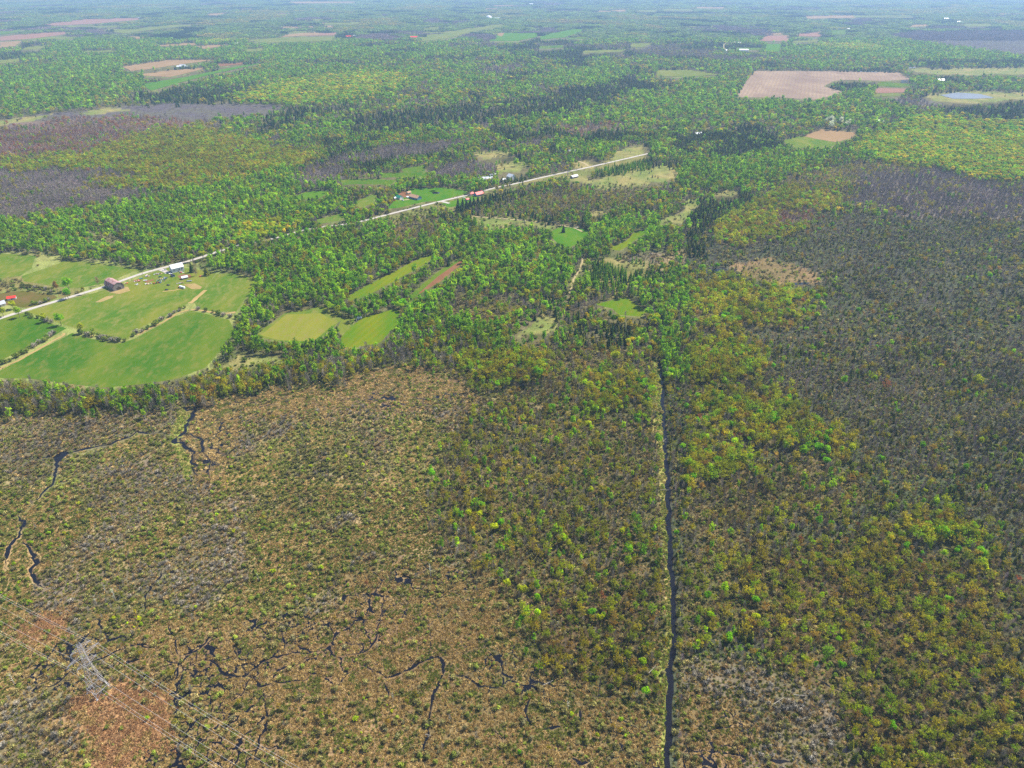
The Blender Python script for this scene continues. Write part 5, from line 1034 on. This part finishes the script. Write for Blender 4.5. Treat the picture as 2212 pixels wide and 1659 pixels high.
pile('orange and tan timber stack along the dry strip right of the yard', (437, 596.5), ['tan', 'orange', 'rusty'], 12, 4); pile('orange boards against the right side of the grey barn', (273, 612.5), ['orange', 'rusty', 'tan'], 8, 2.5); pile('pale rocks and timber below the spruce row', (1076, 445), ['white', 'tan', 'rusty'], 10, 4)
pile('white junk at the right edge of the round green clearing', (1275, 503), ['white', 'silver', 'tan'], 7, 3); pile('pale junk by the spruce above the round green clearing', (1247, 492), ['white', 'tan'], 6, 3)
pool = empty('swimming_pool', G(882, 426)+Vector((0, 0, 0.12))); tag(pool, 'round white above-ground pool between the green and brown roofs', 'pool'); n = 20
MB().add([(3.8*math.cos(6.2832*i/n), 3.8*math.sin(6.2832*i/n), z_) for z_ in (0, 1.2) for i in range(n)], [(i, (i+1) % n, n+(i+1) % n, n+i) for i in range(n)]).build('pool_wall', PAINT['white'], pool)
MB().add([(3.75*math.cos(6.2832*i/n), 3.75*math.sin(6.2832*i/n), 1.1) for i in range(n)], [tuple(range(n))]).build('pool_cover', PAINT['white'], pool)
sp = sheet('sandpit', [(874, 410), (881, 406), (887, 408), (880, 411.5)], F_dry, z=0.16, amp=0.2, block=False)
# utility poles along the road
M_SEG = []
for a_, b_ in zip(RP[:-1], RP[1:]): M_SEG.append((a_, b_))
dist = 0; nxt = 60.0; PX = []
for a_, b_ in M_SEG:
    L = (b_-a_).length; d = (b_-a_)/L
    while nxt < dist+L: q = a_+d*(nxt-dist)+Vector((-d.y, d.x, 0))*(-6.0); PX.append((q, math.atan2(d.y, d.x))); nxt += 55.0
    dist += L
pm = MB().bar((0, 0, -0.3), (0, 0, 10.5), 0.36, 0.24, 6); pme = mesh_from('pole', pm.V, pm.F, [M_POLE]); cmb = MB().box(-0.08, 0.08, -1.2, 1.2, 9.6, 9.78); cme = mesh_from('cross_bar', cmb.V, cmb.F, [M_POLE])
for q, rz in PX:
    px, py, dep = proj(q.x, q.y)
    if not (10 < px < 1420) or dep > 2000: continue
    wh = 'on the road by the grey barn and farm yard' if px < 450 else 'on the road where it runs between woods' if px < 800 else 'on the road between the brown and red roofed houses' if px < 1080 else 'on the straight road beyond the white houses'
    r = empty('utility_pole', (q.x, q.y, 0), rz); tag(r, 'thin wooden utility pole '+wh, 'pole', 'utility poles '+wh); obj('post', pme, r); obj('cross_bar', cme, r)

# ------------------------------------------------------------------ steel pylon and its wires
feet = [G(x/1.736, y/1.736) for x, y in [(363.6, 2626.8), (414, 2588), (378, 2553.6), (334.7, 2595)]]
ctr = sum(feet, Vector())/4; bw = sum((feet[i]-feet[(i+1) % 4]).length for i in range(4))/4
v1 = feet[1]-feet[0]; v2 = feet[2]-feet[3]; ta = math.atan2((v1+v2).y, (v1+v2).x)
PH = 42.0
py_ = empty('transmission_tower', (ctr.x, ctr.y, 0), ta); tag(py_, 'tall grey steel lattice pylon carrying six wires over the marsh', 'pylon')
hb = bw/2; zw = PH*0.60; hw_ = 1.55; ht = 0.9
def half(z): return hb+(hw_-hb)*z/zw if z < zw else hw_+(ht-hw_)*(z-zw)/(PH-zw)
CO = [(1, 1), (-1, 1), (-1, -1), (1, -1)]
for sx, sy in CO:
    mb = MB(); mb.bar((sx*hb, sy*hb, -0.2), (sx*hw_, sy*hw_, zw), 0.32, 0.22); mb.bar((sx*hw_, sy*hw_, zw), (sx*ht, sy*ht, PH), 0.22, 0.16); mb.build('leg', M_STEEL, py_)
    MB().box(sx*hb-0.5, sx*hb+0.5, sy*hb-0.5, sy*hb+0.5, -0.1, 0.5).build('footing', PAINT['silver'], py_)
lv = [PH*0.09, PH*0.23, PH*0.36, PH*0.46, PH*0.54, zw]+[zw+(PH-zw)*i/9 for i in range(1, 10)]
mb = MB(); rb = MB()
for i in range(len(lv)):
    z1 = lv[i]; h1 = half(z1)
    z0 = lv[i-1] if i else 0.0; h0 = half(z0)
    for k in range(4):
        a_ = CO[k]; b_ = CO[(k+1) % 4]
        if i in (0, 5, 8, 11, 13): rb.bar((a_[0]*h1, a_[1]*h1, z1), (b_[0]*h1, b_[1]*h1, z1), 0.24)
        if i == 0:
            m_ = ((a_[0]+b_[0])/2*h1, (a_[1]+b_[1])/2*h1, z1); mb.bar((a_[0]*h0, a_[1]*h0, z0+.3), m_, 0.16); mb.bar((b_[0]*h0, b_[1]*h0, z0+.3), m_, 0.16)
        else: mb.bar((a_[0]*h0, a_[1]*h0, z0), (b_[0]*h1, b_[1]*h1, z1), 0.10); mb.bar((b_[0]*h0, b_[1]*h0, z0), (a_[0]*h1, a_[1]*h1, z1), 0.10)
mb.build('lattice_bracing', M_STEEL, py_); rb.build('ring_beam', M_STEEL, py_)
ARM = [(PH*0.61, 6.2), (PH*0.77, 10.0), (PH*0.91, 6.2)]; TIPS = []
for z_, al in ARM:
    for sd in (-1, 1):
        mb = MB(); h_ = half(z_); tip = (sd*al, 0, z_+0.4)
        for sy in (-1, 1):
            mb.bar((sd*h_, sy*h_, z_), tip, 0.2); mb.bar((sd*h_, sy*h_, z_+2.0), tip, 0.17)
            for f_ in (0.3, 0.6): mb.bar((sd*(h_+(al-h_)*f_), sy*h_*(1-f_), z_+0.4*f_), (sd*(h_+(al-h_)*f_), sy*h_*(1-f_), z_+2.0-1.6*f_), 0.12)
        mb.build('cross_arm', M_STEEL, py_)
        MB().bar(tip, (tip[0], 0, z_-1.8), 0.2, 0.2, 6).build('insulator', M_INS, py_); TIPS.append((tip[0], z_-1.8))
ca, sa = math.cos(ta), math.sin(ta); ld = Vector((-sa, ca, 0))
WL = {(-1, 0): 'lower left', (1, 0): 'lower right', (-1, 1): 'outer left', (1, 1): 'outer right', (-1, 2): 'upper left', (1, 2): 'upper right'}
for i, (ox, oz) in enumerate(TIPS):
    mb = MB(); base = Vector((ctr.x+ox*ca, ctr.y+ox*sa, 0)); SPAN = 300.0; pts = []
    for k in range(-24, 25):
        s_ = k/24*SPAN; u_ = abs(s_)/SPAN; pts.append(base+ld*s_+Vector((0, 0, oz-9.0*4*u_*(1-u_)*1.0)))
    for a_, b_ in zip(pts[:-1], pts[1:]): mb.bar(a_, b_, 0.07, None, 3)
    o = mb.build('power_line', M_WIRE); tag(o, 'thin pale power line hung from the %s arm of the pylon' % WL[(-1 if ox < 0 else 1, i//2)], 'power line', 'power lines on the pylon')

# ------------------------------------------------------------------ notable trees, hedges, snags, logs
def T(form, p, h, pal, name, label, wide=1.0, k=0, boost=1.0, cat='tree'):
    g_ = G(*p); s_ = h/HN[form]; plant(form, k, name, label, cat, None, g_.x, g_.y, s_, s_*wide, random.uniform(0, 6), PAL[pal][k % len(PAL[pal])]*boost)
for a_ in [
    ('broadleaf', (132.6, 702.6), 18, 'bright', 'maple_tree', 'large round bright green maple at the field corner casting a dark shadow', 1.05, 1), ('broadleaf', (96.7, 696.3), 14, 'bright', 'maple_tree', 'smaller round maple left of the large field corner maple', 1.05, 2),
    ('broadleaf', (178, 720), 15, 'gold', 'maple_tree', 'golden green maple at the left end of the curved hedge', 0.9, 0), ('broadleaf', (202, 721), 9, 'gold', 'maple_tree', 'small yellow tree in the curved hedge right of the golden maple', 0.9, 2),
    ('broadleaf', (148, 646), 17, 'bright', 'maple_tree', 'bright green roadside maple in front of the darker one', 1.1, 3), ('broadleaf', (150, 628), 22, 'bright', 'maple_tree', 'tallest dark-bellied roadside maple left of the grey barn', 1.0, 1), ('broadleaf', (125, 632), 18, 'orange', 'maple_tree', 'orange topped tree left of the tall roadside maple', 0.7, 1),
    ('broadleaf', (43, 686), 16, 'bright', 'maple_tree', 'maple leaning over the road near the left edge', 1.0, 0), ('broadleaf', (30, 668), 13, 'bright', 'maple_tree', 'low maple above the road near the left edge', 1.3, 2), ('broadleaf', (8, 684), 14, 'gold', 'maple_tree', 'golden maple at the very left edge of the road', 1.1, 1),
    ('aspen', (317, 584), 15, 'bright', 'poplar_tree', 'slim bright poplar above the road opposite the junk piles', 1.1, 0), ('broadleaf', (341, 576), 21, 'bright', 'maple_tree', 'tall narrow yellow-green tree above the road', 0.72, 2), ('budding', (183, 636), 12, 'olive', 'roadside_tree', 'olive tree beside the road left of the barn', 0.9, 0),
    ('bare', (213, 617), 14, 'brown', 'bare_tree', 'grey bare tree across the road from the barn', 1.6, 0), ('spruce', (415, 588), 16, 'dark', 'spruce_tree', 'dark spruce right of the white farmhouse', 1.2, 0), ('bare', (424, 596), 13, 'brown', 'bare_tree', 'round brown bare tree beside the farmhouse spruce', 1.8, 1),
    ('cedar', (447, 595), 14, 'cedar', 'cedar_tree', 'olive cedar right of the round bare tree', 1.6, 0), ('spruce', (1217, 502), 14, 'dark', 'spruce_tree', 'lone dark spruce standing in the round green clearing', 1.25, 1), ('broadleaf', (2028, 1170), 17, 'bright', 'broadleaf_tree', 'largest round green tree in the right swamp', 1.0, 1),
    ('broadleaf', (1140, 1120), 6.5, 'gold', 'broadleaf_tree', 'small bright yellow tree in the middle of the marsh', 0.9, 0), ('budding', (2195, 1262), 8, 'red', 'red_tree', 'vivid red tree at the right edge', 1.1, 0), ('budding', (792, 1266), 6, 'red', 'red_tree', 'small rusty red tree in the marsh centre left', 1.1, 1),
    ('broadleaf', (2105, 840), 18, 'gold', 'broadleaf_tree', 'large lone golden tree in the dark right swamp', 1.0, 0), ('broadleaf', (1161, 822), 18, 'bright', 'broadleaf_tree', 'big fresh green tree above the marsh, left of the ditch head', 1.0, 3), ('broadleaf', (1327, 785), 18, 'bright', 'broadleaf_tree', 'green double crowned tree near the head of the ditch', 1.0, 2),
    ('broadleaf', (1421, 962), 14, 'bright', 'broadleaf_tree', 'green tree leaning over the left bank of the ditch', 0.85, 1), ('broadleaf', (1545, 948), 11, 'bright', 'broadleaf_tree', 'fresh green tree a little right of the ditch', 0.9, 3), ('broadleaf', (2118, 1232), 12, 'bright', 'broadleaf_tree', 'green tree below right of the largest right swamp tree', 1.0, 2),
    ('budding', (1911, 842), 12, 'red', 'red_tree', 'rusty red tree in the dark right swamp', 1.2, 2), ('broadleaf', (1820, 834), 14, 'bright', 'broadleaf_tree', 'bright leaning tree in the dark right swamp', .8, 1), ('broadleaf', (320, 1556), 4.5, 'lime', 'broadleaf_tree', 'small lime green shrub tree beside the reed bed', 0.9, 1),
    ('broadleaf', (424, 1316), 4, 'lime', 'broadleaf_tree', 'small round lime green tree above the stream maze', 1.1, 0), ('broadleaf', (507, 1155), 6, 'lime', 'broadleaf_tree', 'bright lime green tree in the left marsh', 1.0, 2), ('spruce', (1057, 1435), 4, 'olcon', 'spruce_tree', 'lone small conifer on the dark pool in the bottom marsh', 1.3, 2)]:
    T(*a_[:6], *a_[6:])
# big maples along the road and around the farms
for p, h, pl, k in [((790, 470), 20, 'bright', 0), ((775, 480), 19, 'bright', 1), ((760, 462), 18, 'gold', 2), ((745, 455), 19, 'bright', 3), ((725, 440), 18, 'bright', 1), ((805, 455), 15, 'bright', 2), ((833, 440), 16, 'bright', 0), ((820, 447), 17, 'bright', 3), ((528, 530), 19, 'bright', 0), ((550, 525), 21, 'bright', 1), ((572, 520), 19, 'bright', 2), ((505, 540), 18, 'gold', 3), ((480, 548), 17, 'gold', 1), ((460, 556), 20, 'gold', 0), ((440, 562), 18, 'bright', 2), ((410, 552), 16, 'gold', 3)]:
    T('broadleaf', p, h, pl, 'maple_tree', 'big yellow-green maple lining the gravel road between barn and brown house', 1.05, k)
    bpy.data.objects[-1] if False else None
for o in list(C.objects):
    if o.get('label') == 'big yellow-green maple lining the gravel road between barn and brown house': o['group'] = 'maples lining the gravel road'
for p, h, k in [((899, 408), 21, 0), ((917, 408), 15, 1), ((944, 411), 20, 2), ((1024, 410), 19, 3), ((1049, 412), 19, 0), ((1068, 404), 18, 1), ((880, 405), 17, 2), ((1010, 404), 17, 3), ((1040, 402), 17, 1), ((870, 398), 15, 0)]:
    T('broadleaf', p, h, 'bright', 'maple_tree', 'green maple standing above the lawn behind the brown roofed house', 0.95, k)
for o in list(C.objects):
    if o.get('label') == 'green maple standing above the lawn behind the brown roofed house': o['group'] = 'maples above the house lawn'
for p, h in [((990, 455), 24), ((1000, 452), 22), ((1008, 450), 20), ((1016, 447), 19), ((1024, 446), 20), ((1033, 443), 19), ((1042, 441), 18), ((1050, 439), 18), ((1060, 436), 18), ((1070, 433), 17), ((996, 462), 20), ((1012, 457), 17)]:
    T('spruce', p, h, 'dark', 'spruce_tree', 'tall dark spruce in the row beside the red roofed house', 1.15, int(h))
for o in list(C.objects):
    if o.get('label') == 'tall dark spruce in the row beside the red roofed house': o['group'] = 'spruce row by the red roofed house'
for p, h in [((1738, 283), 24), ((1744, 280), 24), ((1751, 278), 25), ((1757, 275), 25), ((1763, 273), 26), ((1769, 271), 24)]:
    T('aspen', p, h, 'yel', 'poplar_tree', 'tall columnar poplar in the row left of the pale poplar grove', 1.2, int(h))
for o in list(C.objects):
    if o.get('label') == 'tall columnar poplar in the row left of the pale poplar grove': o['group'] = 'poplar row'
for i in range(16):
    T('aspen', (1782+random.uniform(0, 52), 268+random.uniform(0, 14)), random.uniform(18, 25), 'silver', 'poplar_tree', 'pale silvery poplar in the grove above the two small fields', 1.5, i)
for o in list(C.objects):
    if o.get('label') == 'pale silvery poplar in the grove above the two small fields': o['group'] = 'pale poplar grove'
HED = [([dsp(4, p) for p in [(-20,715),(60,680),(150,635),(240,580),(310,540),(360,500)]], 20, 'in the hedge along the dry strip at the left edge'), ([dsp(4, p) for p in [(520,500),(570,515),(640,525),(700,545),(770,555),(820,550)]], 18, 'in the curved hedge right of the golden maple'),
       ([dsp(4, p) for p in [(860,525),(900,500),(950,480),(1010,450),(1060,410),(1110,390),(1160,355),(1210,335)]], 16, 'in the hedge between the two large green fields'), ([dsp(4, p) for p in [(1280,350),(1350,362),(1430,382),(1500,400),(1560,430),(1600,470)]], 12, 'in the hedge at the right end of the largest field'),
       ([dsp(4, p) for p in [(180,385),(230,405),(300,420),(340,440)]], 9, 'in the thicket around the field corner maples'), ([dsp(4, p) for p in [(140,200),(220,205),(280,215),(340,235)]], 10, 'in the dark hedge above the rough yard at left'), ([dsp(4, p) for p in [(205,320),(235,315),(260,310),(320,290)]], 5, 'on the rough yard above the road at left')]
for pts, n, wh in HED:
    P = [G(*p) for p in pts]; seg = [(b_-a_).length for a_, b_ in zip(P[:-1], P[1:])]; tot = sum(seg)
    for i in range(n):
        d = (i+random.uniform(.2, .8))/n*tot; k = 0
        while k < len(seg)-1 and d > seg[k]: d -= seg[k]; k += 1
        q = P[k]+(P[k+1]-P[k])*min(1, d/seg[k]); form = 'twigbush' if random.random() < .4 else 'shrub'; s_ = random.uniform(1.5, 2.7); pl = 'grey' if form == 'twigbush' else ('sgreen' if 'dark' not in wh else 'olcon')
        lab = ('grey twiggy' if form == 'twigbush' else 'green leafy')+' hedge shrub '+wh
        plant(form, i, 'hedge_shrub', lab, 'hedge shrub', lab.replace('shrub', 'shrubs'), q.x+random.uniform(-2, 2), q.y+random.uniform(-2, 2), s_*1.0, s_*1.15, random.uniform(0, 6), PAL[pl][i % 3], parts=False)
CONH = [dsp(4, p) for p in [(1560,560),(1650,575),(1750,590),(1850,600),(1950,595),(2050,580),(2130,545),(2200,480)]]
P = [G(*p) for p in CONH]
for i in range(42):
    k = min(len(P)-2, i*(len(P)-1)//42); f_ = (i*(len(P)-1)/42)-k; q = P[k]+(P[k+1]-P[k])*f_
    plant('cedar', i, 'cedar_tree', 'dark green bushy cedar in the row below the dry square field', 'conifer', 'cedar row below the dry square field', q.x+random.uniform(-4, 4), q.y+random.uniform(-5, 5), random.uniform(.7, 1.0), random.uniform(1.3, 1.7), i, PAL['larch'][2]*0.55)
for i, (p, h, lab) in enumerate([((487, 1229), 11, 'straight white dead trunk standing in the left marsh'), ((230, 1281), 11, 'white dead tree, left of the trio above the pylon'), ((250, 1298), 12, 'tallest white dead tree of the trio above the pylon'), ((210, 1308), 10, 'leaning dead tree nearest the pylon in the trio'),
        ((33, 1480), 11, 'white dead tree standing alone left of the pylon'), ((930, 1246), 13, 'forked white dead tree in the marsh centre'), ((991, 1162), 11, 'dead tree with bare fork left of the ditch wood'), ((849, 1515), 8, 'thin dead trunk low in the bottom marsh'), ((1227, 1534), 9, 'thin dead trunk in the bottom marsh near the ditch'), ((1790, 1618), 9, 'pale dead trunk at the bottom right of the ditch'), ((560, 1256), 8, 'crooked dead tree right of the lone white trunk'), ((346, 1270), 8, 'grey dead tree above the stream bend')]):
    g_ = G(*p); s_ = h/9.0; plant('snag', i, 'dead_tree', lab, 'dead tree', None, g_.x, g_.y, s_, s_, i*1.3, PAL['silver'][0])
for n, a_, b_, lab in [(9, (585,1257), (655,1212), 'pale fallen trunk lying in the right swamp opening'), (9, (715,1195), (805,1206), 'fallen trunk lying level right of the pale one'), (9, (735,1362), (800,1345), 'short fallen trunk below the other two'), (9, (1728,1614), (1782,1612), 'fallen trunk at the bottom of the right swamp'),
        (8, (1310,1132), (1372,1104), 'pale fallen trunk in the bottom marsh'), (8, (1990,1055), (2035,1010), 'thin fallen trunk left of the ditch'), (5, (2082,1206), (2122,1219), 'pinkish log fallen across the ditch'), (5, (2084,1206), (2105,1190), 'short pinkish log forming a fork on the ditch'), (5, (2068,1520), (2122,1524), 'lower log lying across the ditch'), (8, (545,1452), (580,1462), 'pale log beside the bottom stream'), (9, (30,765), (140,775), 'grey fallen trunk right of the ditch'), (9, (730,708), (860,712), 'long pale fallen trunk in the middle of the right swamp')]:
    p0 = GN_(n, a_); p1 = GN_(n, b_); c0 = (p0+p1)/2; r = empty('fallen_log', (c0.x, c0.y, 0)); tag(r, lab, 'log'); zb = 0.9 if n == 5 else 1.6
    MB().bar(p0-c0+Vector((0, 0, zb)), p1-c0+Vector((0, 0, zb+0.4)), 0.36, 0.18, 6).build('trunk', M_DEAD, r)
    d = (p1-p0); mb = MB()
    for i in range(4):
        q = p0-c0+d*(0.55+0.1*i)+Vector((0, 0, zb+.2)); mb.bar(q, q+Vector((random.uniform(-1.5, 1.5), random.uniform(-1.5, 1.5), random.uniform(.3, 1.2))), 0.16, 0.05, 3)
    mb.build('branch', M_DEAD, r)
print('TOWER', ctr, bw, ta, 'proj top', proj(ctr.x, ctr.y))
